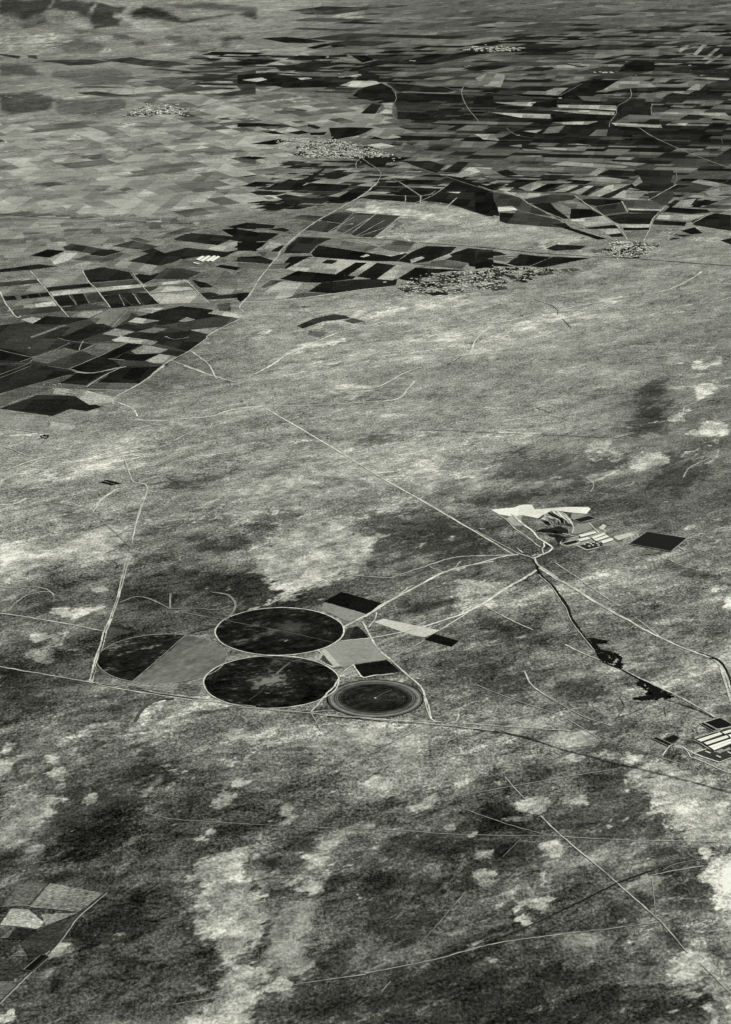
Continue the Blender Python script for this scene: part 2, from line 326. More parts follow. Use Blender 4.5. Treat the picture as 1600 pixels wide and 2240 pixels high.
PALE = """
C1 166 0,1200 160,1130 280,1095 420,1060 640,1000 720,1050 820,1200
D1 166 0,0 820,0 640,80 480,110 260,130 160,190 0,200
D1 196 0,0 330,0 200,60 90,110 0,150
C2 154 0,760 150,700 450,610 880,570 860,740 700,800 400,830 250,880 0,900
C2 160 130,1200 240,1090 450,930 640,950 720,1010 860,1060 820,1200
D2 164 60,0 650,0 820,20 800,130 560,170 310,270 280,200 100,130
C2 168 1000,490 1240,550 1290,700 1160,800 1060,690
C2 160 880,870 1000,870 1010,910 890,910
D2 178 1390,220 1600,210 1660,260 1600,330 1430,330
D3 170 180,280 250,300 260,340 200,330
C3 166 720,470 860,460 870,540 720,555
C3 165 1000,575 1150,545 1195,600 1010,640
C3 210 1370,120 1470,100 1490,150 1410,220 1390,170
C3 205 1430,350 1500,340 1560,370 1550,425 1420,420
C3 200 1220,320 1290,300 1300,335 1230,340
C3 190 1300,270 1340,270 1340,295 1300,290
C3 180 1310,410 1420,415 1420,435 1340,435
B3 205 1370,1110 1420,1105 1425,1150 1370,1150
B3 190 1430,1130 1530,1100 1520,1120 1430,1145
B3 185 1200,1135 1280,1115 1280,1130 1210,1140
B3 185 1420,1050 1510,1015 1520,1030 1430,1060
B3 190 330,850 520,815 570,850 420,870 300,905
B3 185 270,890 400,870 420,900 280,915
B3 186 780,735 900,720 940,738 840,755
C3 185 1310,1010 1365,1000 1365,1030 1320,1028
D3 190 1530,310 1600,300 1640,380 1560,370
D3 185 1490,250 1560,230 1570,265 1500,270
D1 200 310,380 420,365 420,385 330,405
D1 190 370,395 560,370 650,375 600,400 420,440
D1 150 140,640 320,620 390,560 320,720 230,720
D1 165 200,535 450,515 340,570 230,580
D1 168 590,240 680,240 660,270 600,270
C2 175 590,140 620,115 730,120 760,135 650,155
C2 160 510,165 620,160 840,145 700,180 540,180
C1 172 620,520 800,460 840,465 700,530 600,550
C1 180 700,550 800,540 790,560 720,565
C1 170 540,610 660,580 650,590 560,615
C1 168 50,635 260,585 240,600 80,640
C1 165 1010,370 1150,340 1140,365 1030,385
B2 200 150,915 215,905 200,930 150,935
B2 196 460,1000 700,985 640,1000 450,1020 310,1070 330,1050
B2 202 1180,905 1420,885 1330,910 1200,915
B2 184 720,170 850,160 1100,180 1240,205 1220,235 1000,210 780,190
B3 178 400,390 640,420 700,400 430,370
B1 165 1290,1000 1430,990 1400,1015 1290,1010
A1 215 730,780 780,765 830,775 760,795
A1 195 410,860 470,850 510,862 450,870
A1 160 0,260 300,240 420,270 300,290 0,290
A2 150 560,60 800,40 840,90 600,130
F1 205 0,280 60,230 110,270 105,340 50,355 0,362
F1 200 510,250 550,230 620,220 560,260 540,295 515,285
F1 180 690,190 750,150 760,165 720,205
F1 175 760,120 860,90 1050,75 1040,95 850,105
F1 165 440,380 560,360 580,400 520,420 600,470 600,520 560,560 600,600 540,650 470,620 500,580 440,540 490,480 420,430
F1 195 460,470 540,460 570,500 520,550 450,560 480,510
F1 185 480,610 560,580 600,620 540,655 490,650
F1 185 235,480 360,465 300,488 240,486
F1 172 20,420 80,430 70,470 90,520 40,510 0,530 0,420
F1 190 570,760 620,760 600,772 575,772
F1 140 740,740 830,730 850,760 790,785 750,770
F1 150 160,700 280,670 420,690 480,740 380,790 420,850 400,920 300,1010 200,1100 80,1170 0,1210 0,1020 60,900 200,820
F1 138 220,1180 330,1120 420,1160 420,1220 300,1290 330,1230 200,1220
F1 120 180,180 320,150 330,320 240,340 180,240
F1 150 390,200 450,198 430,225 395,222
F1 118 1120,1090 1240,1030 1250,1080 1170,1160 1100,1170
F1 122 1220,730 1290,660 1400,570 1380,620 1300,680
F2 160 340,460 440,440 520,460 420,480
F2 160 260,760 360,690 470,720 400,800 330,830 230,810
F2 175 220,800 300,780 330,800 310,830 240,830
F2 155 410,590 490,565 580,600 500,640 430,620
F2 150 1200,430 1400,390 1390,410 1250,445
F2 160 1000,380 1110,350 1090,400 1020,410
F2 150 1300,120 1600,100 1600,420 1480,460 1350,420 1300,300 1180,300 1100,240
F2 170 1430,260 1600,230 1600,350 1450,340
F2 150 880,250 1060,210 1180,150 1190,180 1000,250
F2 150 360,100 540,150 480,220 400,220
F2 140 250,300 390,290 370,340 250,345
F2 172 100,1100 180,1075 250,1100 180,1135 110,1135
F2 155 210,1020 290,1030 280,1050 230,1045
F2 150 860,950 960,910 1000,920 940,960 880,975
F2 150 870,810 950,790 960,850 890,880
F2 150 1190,1090 1380,1040 1460,1000 1600,960 1600,1010 1420,1070 1330,1140 1290,1220 1180,1170
F2 155 1060,1260 1220,1220 1270,1270 1200,1330 1120,1290
F2 175 150,1340 260,1250 460,1210 540,1240 530,1360 120,1360
F2 130 590,1240 690,1200 690,1270 610,1290
F3 158 0,80 80,90 140,280 60,330 100,500 200,640 80,660 0,640
F3 150 120,300 320,200 560,120 700,130 480,240 500,470 380,520 260,480
F3 160 610,490 720,480 720,510 620,515
F3 165 800,330 900,330 880,360 810,355
F3 150 1100,380 1300,410 1250,460 1400,510 1320,520 1150,470
F3 180 1070,590 1200,600 1210,640 1160,640 1120,605
F3 150 980,590 1080,580 1060,620 990,620
F3 165 1310,790 1420,720 1480,770 1600,720 1600,790 1520,800 1530,890 1470,860 1380,850
F3 170 370,830 480,800 560,815 430,850
F3 200 395,835 430,845 410,855
F3 148 350,730 400,710 420,760 370,770
F3 145 520,750 600,730 600,760 540,770
F3 165 840,1055 960,1045 950,1075 900,1070
F3 150 700,1000 780,980 760,1010
F3 160 910,1230 990,1180 1130,1190 1130,1240 1070,1280 960,1270
F3 150 750,1260 900,1215 840,1250
F3 170 1510,1140 1600,1120 1600,1200 1540,1180
F3 160 1460,1330 1600,1310 1600,1360 1480,1360
F3 140 1280,930 1450,900 1440,930 1330,950
F3 155 1300,70 1600,60 1600,150 1500,160 1200,210
F4 160 90,370 230,350 320,370 300,410 200,430 120,420
F4 150 20,190 330,170 420,220 380,270 220,260 60,220
F4 160 370,350 700,350 900,380 850,430 700,440 500,400 440,380
F4 175 740,470 930,420 960,470 1110,450 1060,500 960,480 900,510 1000,540 900,550 820,520
F4 186 700,540 940,560 1060,550 1250,560 1400,590 1600,650 1600,720 1480,700 1340,640 1160,610 1060,600 900,620 880,680 800,660 740,620
F4 216 890,760 980,720 1080,720 1180,640 1260,650 1200,720 1320,740 1480,780 1450,870 1340,920 1300,1000 1220,980 1130,950 1060,900 990,830 900,790
F4 190 720,560 960,580 1300,640 1600,720 1600,900 1480,900 1400,1060 1250,1080 1100,980 1000,850 880,740 760,660
E2 176 1150,180 1400,190 1600,270 1600,420 1560,480 1480,500 1380,430 1290,340 1230,260
E1 158 860,560 1070,530 1100,700 1140,800 1150,900 1080,960 1060,1150 1040,1290 850,1290 960,1120 980,1000 900,920 880,760 830,640
F4 218 1040,880 1160,850 1270,870 1300,950 1200,950 1120,930
F4 180 1000,980 1100,990 1220,1070 1400,1060 1400,1100 1280,1090 1170,1080 1090,1030
F4 175 1480,900 1600,860 1600,1120 1500,1110 1540,990
F4 215 1300,1210 1380,1160 1430,1190 1430,1250 1380,1270
F4 180 1140,1160 1200,1140 1280,1130 1400,1090 1390,1150 1300,1150 1180,1190
F4 190 1420,1310 1500,1260 1600,1230 1600,1360 1400,1360
F4 155 160,770 300,720 320,770 250,815 180,800
F4 165 0,1130 60,1110 90,1160 100,1260 40,1270 0,1220
F4 140 770,1320 900,1290 1000,1310 960,1360 780,1360
F4 165 1050,460 1090,450 1110,480 1060,490
F8 228 1340,60 1360,0 1700,0 1700,420 1580,420 1520,330 1550,310 1470,260 1460,170 1440,130 1420,110 1400,80
F8 190 1450,440 1600,430 1700,440 1700,560 1540,560 1520,520 1450,480
F8 170 1120,800 1230,730 1400,790 1430,880 1300,900 1320,980 1200,1040 1090,1040 1110,940 1060,900 1130,880
F8 195 1180,840 1320,810 1330,850 1220,880
F8 190 1090,990 1210,960 1180,1030 1100,1030
F8 170 1120,1080 1220,1060 1330,1110 1260,1150 1150,1100
F8 165 1350,1050 1480,1040 1700,920 1700,1200 1560,1200 1440,1080
F8 160 1400,1180 1450,1240 1480,1360 1420,1360 1440,1290 1370,1210
F8 180 1190,610 1250,640 1300,660 1240,655
F8 175 1180,480 1300,495 1340,490 1250,505
F8 125 600,930 720,880 960,880 900,950 1000,1000 820,1000
F8 130 640,150 820,60 1000,50 1000,250 900,230 830,200
F8 170 1000,50 1100,90 1130,125 1040,80
F8 128 150,650 250,560 440,570 440,690 300,750 200,720
F8 170 0,20 50,30 60,100 0,180
F8 150 1060,1240 1120,1235 1110,1255 1070,1255
F8 165 0,250 60,270 20,320 0,340
F7 172 990,20 1110,20 1150,100 1080,150 1000,130
F7 168 1460,20 1600,10 1600,170 1510,140 1480,70
F7 160 1140,260 1280,160 1420,110 1480,180 1450,230 1340,200 1310,280 1180,250
F7 170 1110,320 1200,300 1180,360 1120,360
F7 178 1250,370 1370,320 1380,340 1290,385
F7 175 1320,440 1400,400 1410,430 1340,455
F7 172 1370,490 1440,460 1450,480 1400,500
F7 165 1380,300 1510,270 1600,300 1600,330 1480,340
F7 150 970,300 1090,250 1100,290 1000,310
F7 105 520,80 640,20 640,80
F7 105 0,660 100,600 120,700 0,780
F7 140 1070,790 1130,800 1120,815 1080,808
F6 190 100,20 230,0 560,0 560,60 520,150 400,160 390,220 260,230 160,250 120,120
F6 180 170,260 300,250 320,330 460,400 480,460 390,440 300,500 230,470 200,400
F6 165 550,340 640,330 690,480 700,560 600,500 560,440
F6 205 200,630 280,520 370,490 500,500 500,560 380,590 290,630
F6 182 590,700 620,600 680,530 710,570 660,660 610,720
F6 165 350,790 560,740 600,760 480,800 700,900 700,950 540,1010 540,1080 600,1120 540,1180 500,1360 100,1360 140,1290 300,1230 330,1090 290,1020 370,910
F6 190 400,1010 520,980 540,1070 400,1110
F6 175 750,1040 860,980 960,1010 920,1060 800,1075
F6 165 1030,190 1130,120 1240,90 1200,180 1120,220
F6 150 50,1020 130,990 200,1060 180,1080
F6 130 780,440 950,300 1150,320 1130,480 1040,600 1080,860 900,880 700,800 740,600
F6 165 10,60 80,40 90,75 20,75
F5 185 0,1270 120,1250 180,1330 100,1360 0,1360
F5 150 390,760 460,660 570,640 590,690 520,750 450,775
F5 120 1490,40 1600,30 1600,90 1510,90
F5 115 330,940 450,880 480,920 380,960
F5 110 880,670 960,660 960,720 890,720
F5 112 1130,1020 1280,930 1320,980 1200,1080 1080,1180 1040,1180
F5 120 930,1330 1010,1290 1040,1360 940,1360
"""
DARK = """
C3 970,220 1020,140 1200,85 1210,200 1190,440 990,430
C3 90,640 230,550 450,550 680,570 950,600 720,690 650,760 380,720 200,710
C3 1200,570 1450,570 1420,720 1260,780 1000,760 1150,650
C3 600,700 750,740 600,790
C3 0,780 400,800 400,860 100,890 0,880
C2 170,930 250,880 440,860 420,960 300,990 200,1130 0,1180 0,1050
C2 690,970 900,900 1250,890 1420,980 1600,1110 1600,1200 820,1200
C2 1270,830 1600,790 1600,880 1400,860
C2 640,670 840,640 760,690
C2 640,520 760,450 1100,430 1000,480 800,500
C2 400,390 560,400 600,430 440,440
C1 1100,720 1240,690 1500,640 1450,700 1240,760 1060,790
C1 400,930 580,910 640,960 420,1000
C1 0,440 60,440 60,460 0,460
C1 1180,1060 1600,1040 1600,1200 1300,1200
D1 0,700 240,760 500,830 380,900 300,990 0,1000
D1 1000,150 1600,120 1600,260 1500,300 1240,240
D1 740,240 1060,270 1080,350 940,320 760,330
D1 690,450 760,470 860,530 690,560
D1 640,920 800,900 1060,940 860,1060 860,1160 600,1000
D2 0,120 260,190 280,260 540,330 0,400
D2 1050,330 1300,330 1500,380 1000,420
D2 1190,700 1480,740 1600,850 1500,840
D3 0,380 380,500 450,600 200,600 0,560
D3 0,700 320,760 420,900 300,1000 0,840
D3 880,1070 1050,1060 1000,1120 880,1110
D3 500,830 900,860 880,1000 560,960
D3 1180,90 1380,120 1500,200 1300,180
D3 640,1090 860,1110 960,1180 760,1180
F1 0,100 150,90 200,300 130,370 0,380
F1 100,500 300,510 440,470 440,540 260,570 200,600 0,580
F1 480,740 600,680 730,680 740,760 640,780 500,780
F1 420,880 700,780 900,680 1250,480 1400,480 1360,600 1250,700 1290,850 1200,1000 1000,1130 800,1240 620,1360 420,1360 500,1100
F1 1180,300 1290,260 1450,360 1250,460 1230,380
F1 360,160 460,170 440,190 370,190
F1 0,1250 190,1150 240,1180 160,1320 0,1340
F1 0,640 20,760 90,860 0,1000
F2 0,740 130,720 130,820 60,920 0,920
F2 260,880 400,870 380,920 270,920
F2 1030,310 1240,300 1260,330 1060,335
F2 800,760 1020,730 1030,790 960,800 860,760
F2 530,1240 620,1180 760,1110 860,1000 1140,1010 1200,1210 1060,1260 1040,1360 560,1360
F2 420,260 560,210 620,230 480,280
F2 430,510 540,480 660,490 500,520
F3 330,680 510,660 540,740 430,740 360,790
F3 430,860 620,810 610,830 480,870
F3 100,760 250,730 230,790
F3 1180,240 1400,280 1440,330 1300,380 1180,330
F3 1270,460 1380,420 1600,460 1600,580 1480,590 1360,510
F3 1000,780 1240,700 1300,800 1460,880 1440,960 1560,1050 1200,1060 980,1060 960,900
F3 200,1360 250,1140 500,1080 600,1060 640,1130 1000,1070 1600,1100 1450,1300 1200,1320 1000,1300 880,1260 500,1290
F3 780,1030 850,950 950,990 840,1060
F3 860,370 980,340 1030,480 900,470
F4 320,380 520,440 640,480 500,500 330,490
F4 330,560 640,510 700,560 690,620 830,690 930,750 990,850 1050,920 1110,1030 1200,1100 980,1120 500,1080 100,1060 60,900 250,840 400,740 330,680
F4 550,1110 640,1120 830,1150 1100,1130 1130,1250 940,1290 700,1230
F4 260,300 430,310 420,350 260,340
F4 1380,1000 1500,970 1530,1030 1440,1080 1380,1050
F4 1220,1170 1310,1160 1300,1230 1220,1220
F4 1040,1340 1160,1280 1240,1310 1180,1360
F4 1000,360 1190,360 1190,410 1060,410
F8 1050,120 1390,80 1460,170 1440,260 1510,310 1500,400 1260,400 1130,350 1160,240
F8 520,350 640,300 720,290 800,400 760,480 520,500
F8 730,210 770,190 920,300 860,330
F8 970,480 1170,470 1210,560 1180,660 1230,740 1190,790 1090,720 1000,600
F8 640,620 720,600 740,660 680,660
F8 660,800 760,690 920,700 900,860 760,860
F8 0,820 300,780 560,900 640,1060 900,1060 1300,1120 1440,1290 1400,1360 0,1360
F8 1400,640 1500,680 1600,880 1500,780
F7 0,100 400,60 700,80 950,60 960,140 700,160 300,280 0,420
F7 0,300 300,300 700,360 560,560 440,700 0,620
F7 650,680 760,640 1600,620 1600,760 1300,880 1600,1000 1600,1360 0,1360 0,950 500,840
F7 900,840 1100,780 1180,860 1030,950
F6 130,690 300,640 560,600 600,660 560,720 380,770 260,790 120,800
F6 1000,700 1150,640 1600,560 1600,1360 560,1360 540,1180 640,1090 900,1080 1000,960 1100,880
F6 600,230 820,190 1000,130 1060,190 900,240 700,280
F6 1250,80 1420,100 1340,200 1260,190
F6 260,420 300,380 320,440 280,480
F6 460,370 540,340 540,430 480,430
F6 0,480 180,560 120,660 0,660
F5 580,600 640,540 730,500 680,600 600,640
F5 840,300 930,240 900,290 860,320
F5 1150,200 1290,190 1280,310 1160,310
F5 760,480 1050,360 1340,480 1330,600 1120,720 900,700 700,700
F5 880,1100 980,1100 970,1160 890,1160
F5 460,950 560,900 520,1100 440,1060
F5 340,60 640,0 660,80 420,130
F5 1330,660 1400,630 1410,650 1340,680
A1 820,90 900,50 1020,60 1140,130
"""
SOIL_SHADE = """
C3 92 975,225 1020,145 1190,90 1200,180 1190,300 1160,430 1060,440 985,425 970,330
C3 98 1200,580 1330,540 1430,580 1400,700 1300,740 1220,690
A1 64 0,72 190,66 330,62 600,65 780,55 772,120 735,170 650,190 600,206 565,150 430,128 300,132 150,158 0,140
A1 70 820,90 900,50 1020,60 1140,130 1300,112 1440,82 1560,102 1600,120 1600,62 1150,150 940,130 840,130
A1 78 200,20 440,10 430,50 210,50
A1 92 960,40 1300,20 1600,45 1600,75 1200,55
A1 135 600,65 615,66 570,140 552,135
A1 135 780,55 815,58 808,105 785,100
A1 130 990,50 1010,50 1140,122 1120,126
A1 140 440,130 500,178 585,198 575,208 480,188 425,137
A1 125 340,60 352,62 330,112 315,115
A1 150 390,150 450,130 500,150 590,200 540,195 420,165
A1 145 800,150 900,130 1040,170 1100,190 960,230 850,200
A1 148 1380,130 1500,110 1600,150 1450,165
A1 145 380,230 440,270 700,330 640,335 500,300 350,240
A1 145 90,240 220,235 240,260 120,270
A1 80 670,235 780,235 830,255 740,262
A1 80 1040,240 1130,232 1145,245 1060,250
A1 70 1380,240 1500,230 1540,250 1400,258
A1 88 100,170 260,160 300,175 160,190
A1 92 450,210 560,200 620,220 500,235
A1 96 1300,180 1400,170 1440,195 1330,205
A1 150 700,100 780,90 800,125 720,140
A1 98 1080,255 1240,250 1260,285 1100,290
A1 90 1240,320 1340,310 1350,330 1260,335
A1 92 820,270 900,265 920,285 860,300
A1 145 900,330 1060,335 1040,355 930,360
A1 100 1390,260 1440,260 1440,300 1380,300
T 95 240,200 360,190 460,205 430,235 280,230
T 88 470,165 540,170 560,185 500,180
T 92 710,165 760,160 800,170 740,178
T 84 0,280 130,282 190,330 0,330
T 100 230,310 480,300 580,310 550,370 380,370 240,340
T 74 0,415 140,405 240,430 210,480 60,500 0,490
T 95 240,430 540,440 560,470 420,510 250,490
T 96 200,540 450,530 470,560 250,585 120,590
T 84 820,532 1000,520 1280,550 1270,580 900,570 840,560
T 94 600,650 760,610 860,625 760,660
T 98 760,600 880,600 890,625
T 84 130,800 240,795 330,820 430,830 340,842 190,818
T 92 370,872 450,860 440,880
T 86 220,892 260,882 310,895 260,906
T 94 560,910 660,905 760,930 640,945
T 98 490,880 640,850 650,862
T 94 830,882 900,870 910,895 840,906
T 92 900,822 1000,815 940,840
T 95 900,772 1000,775 960,790
T 92 0,932 130,926 500,962 850,970 850,982 500,976 130,950 0,946
T 148 640,340 850,350 980,400 700,440 600,420
T 95 540,770 600,760 760,745 740,770 600,790
T 98 280,760 340,745 330,765
T 90 270,665 420,670 500,690 380,690
T 92 400,560 430,565 520,575 420,585
T 90 0,1010 120,1000 250,1030 100,1060 0,1050
T 150 980,690 1240,700 1200,770 1000,800 900,740
T 95 1060,620 1100,615 1240,600 1180,630
U 92 850,70 960,55 1190,50 1600,40 1600,100 1400,130 1100,110 900,90
U 36 1130,132 1400,112 1600,92 1600,240 1350,170 1150,150
U 100 0,150 300,130 420,180 400,230 0,260
U 150 0,880 200,880 400,905 580,960 760,1000 960,1040 900,1060 500,1040 0,1040
U 165 200,930 300,945 560,970 580,1000 380,985
U 130 1300,1080 1600,1040 1600,1100 1330,1110
"""
def parse_rows(txt, has_v):
    out = []
    for r in txt.strip().splitlines():
        t = r.split()
        out.append((float(t[1]) if has_v else 0.0, np.array(parse(t[0], ' '.join(t[2 if has_v else 1:])))))
    return out
def signed(X, Y, P):
    d = np.full(X.shape, 1e9); ins = np.zeros(X.shape, bool); n = len(P)
    for i in range(n):
        x0, y0 = P[i]; x1, y1 = P[(i + 1) % n]
        dx, dy = x1 - x0, y1 - y0; L2 = dx * dx + dy * dy + 1e-9
        t = np.clip(((X - x0) * dx + (Y - y0) * dy) / L2, 0, 1)
        d = np.minimum(d, np.hypot(X - x0 - t * dx, (Y - y0 - t * dy) * 1.6))
        c = ((y0 > Y) != (y1 > Y))
        with np.errstate(divide='ignore', invalid='ignore'):
            c &= X < (x1 - x0) * (Y - y0) / (y1 - y0 + 1e-12) + x0
        ins ^= c
    return np.where(ins, d, -d)
def vnoise(x, seed):
    r = np.random.default_rng(seed).random(400); i = np.floor(x).astype(int); f = x - i; f = f * f * (3 - 2 * f)
    return r[i % 400] * (1 - f) + r[(i + 1) % 400] * f
def scarp(x, y):
    """height of the far escarpment and its plateau (metres)"""
    u = x / 1000.0
    foot = 43900 + 700 * (vnoise(u * .7 + 100, 1) - .5) + 550 * (vnoise(u * 2.6 + 50, 2) - .5) + 220 * (vnoise(u * 6.5 + 50, 5) - .5)
    t = np.clip((y - foot) / 1250.0, 0, 1); t = t * t * (3 - 2 * t)
    side = 1 - np.clip((x + 6000 + 700 * vnoise(u * .9 + 9, 7)) / 2600.0, 0, 1); side = side * side * (3 - 2 * side)
    hgt = 150 * (0.75 + .6 * vnoise(u * 1.1 + 70, 3))
    # folded foothills in front of and behind the escarpment
    def fold(q, w, sd): return 1 - np.abs(vnoise(q / w + 1000 + 1.6 * vnoise(y / 1100.0 + 60, sd + 1), sd) - .5) * 2
    env = np.clip((y - 40300) / 2200, 0, 1) * (1 - np.clip((x + 5000) / 2800.0, 0, 1))
    f = 75 * fold(x + .55 * y, 900, 21) * vnoise(y / 900.0 + 80 + x / 2600.0, 24) + 45 * fold(x - .8 * y, 420, 31) * vnoise(y / 600.0 + 33, 27)
    return t * hgt * side + env * f
def build_ground():
    xs = np.concatenate([np.linspace(-9000, -420, 14), np.arange(-400, 2001, 7.0), np.linspace(2020, 10600, 14)])
    ys = np.concatenate([[-637, -632, -620, -600, -570, -520, -460, -380, -300, -230], np.arange(-180, 520, 4.0), np.arange(524, 2560, 8.0), [2700, 3100, 3800, 5200, 8000, 14000]])
    PX, PY = np.meshgrid(xs, ys)
    JX = PX + 7 * (vnoise(PY / 4.0 + PX / 60.0 + 500, 41) - .5); JY = PY + 5 * (vnoise(PX / 17.0 + PY / 9.0 + 700, 43) - .5)
    wx, wy = ground_np(PX, PY)
    h = scarp(wx, wy)
    h = np.where((PX < -380) | (PY < -150), h * .6, h)
    cx = np.clip(PX, 0, 1600) / 200; cy = np.clip(PY, 0, 2300) / 100
    i = np.clip(cx.astype(int), 0, 7); j = np.clip(cy.astype(int), 0, 22)
    fx = cx - i; fy = cy - j
    fx = fx * fx * (3 - 2 * fx); fy = fy * fy * (3 - 2 * fy)
    T = (GRID[j, i] * (1 - fx) + GRID[j, i + 1] * fx) * (1 - fy) + (GRID[j + 1, i] * (1 - fx) + GRID[j + 1, i + 1] * fx) * fy
    for v, P in parse_rows(SOIL_SHADE, True):  # tone patches; far scarp rows put hillside shade into the dark scrub colour
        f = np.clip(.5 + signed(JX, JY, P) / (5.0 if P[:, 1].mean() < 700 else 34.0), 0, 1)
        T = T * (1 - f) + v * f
    pale = np.zeros_like(T); pt = np.full_like(T, 165.0); dark = np.zeros_like(T)
    for v, P in parse_rows(PALE, True):
        s = 12 + .22 * math.sqrt(abs(area2(P)) / 2)
        f = np.clip(.5 + signed(PX, PY, P) / (2 * s), 0, 1)
        pt = np.where((f > pale) & (f > .02), v, pt)
        pale = np.maximum(pale, f)
    for v, P in parse_rows(DARK, False):
        s = 8 + .2 * math.sqrt(abs(area2(P)) / 2)
        dark = np.maximum(dark, np.clip(.5 + signed(PX, PY, P) / (2 * s), 0, 1))
    nx, ny = len(xs), len(ys)
    V = np.stack([wx, wy, h], -1).reshape(-1, 3)
    idx = np.arange(nx * ny).reshape(ny, nx)
    F = np.stack([idx[1:, :-1], idx[1:, 1:], idx[:-1, 1:], idx[:-1, :-1]], -1).reshape(-1, 4)
    me = bpy.data.meshes.new('ground')
    me.vertices.add(len(V)); me.vertices.foreach_set('co', V.astype(np.float32).ravel())
    me.loops.add(F.size); me.loops.foreach_set('vertex_index', F.astype(np.int32).ravel())
    me.polygons.add(len(F)); me.polygons.foreach_set('loop_start', np.arange(0, F.size, 4, dtype=np.int32))
    me.polygons.foreach_set('loop_total', np.full(len(F), 4, np.int32))
    me.update(calc_edges=True); me.validate()
    a = me.attributes.new('ground_tone', 'FLOAT_COLOR', 'POINT')
    C = np.stack([T / 255, pale, dark, pt / 255], -1).reshape(-1, 4).astype(np.float32)
    a.data.foreach_set('color', C.ravel())
    sa = me.attributes.new('scrub', 'FLOAT', 'POINT')
    sa.data.foreach_set('value', np.interp(PY, [0, 180, 500, 640, 950, 1250, 1700], [.34, .3, .36, .38, .42, .78, 1.02]).astype(np.float32).ravel())
    me.polygons.foreach_set('use_smooth', np.ones(len(F), bool))
    tag(link('ground', me, M_GROUND), kind='structure')
build_ground()

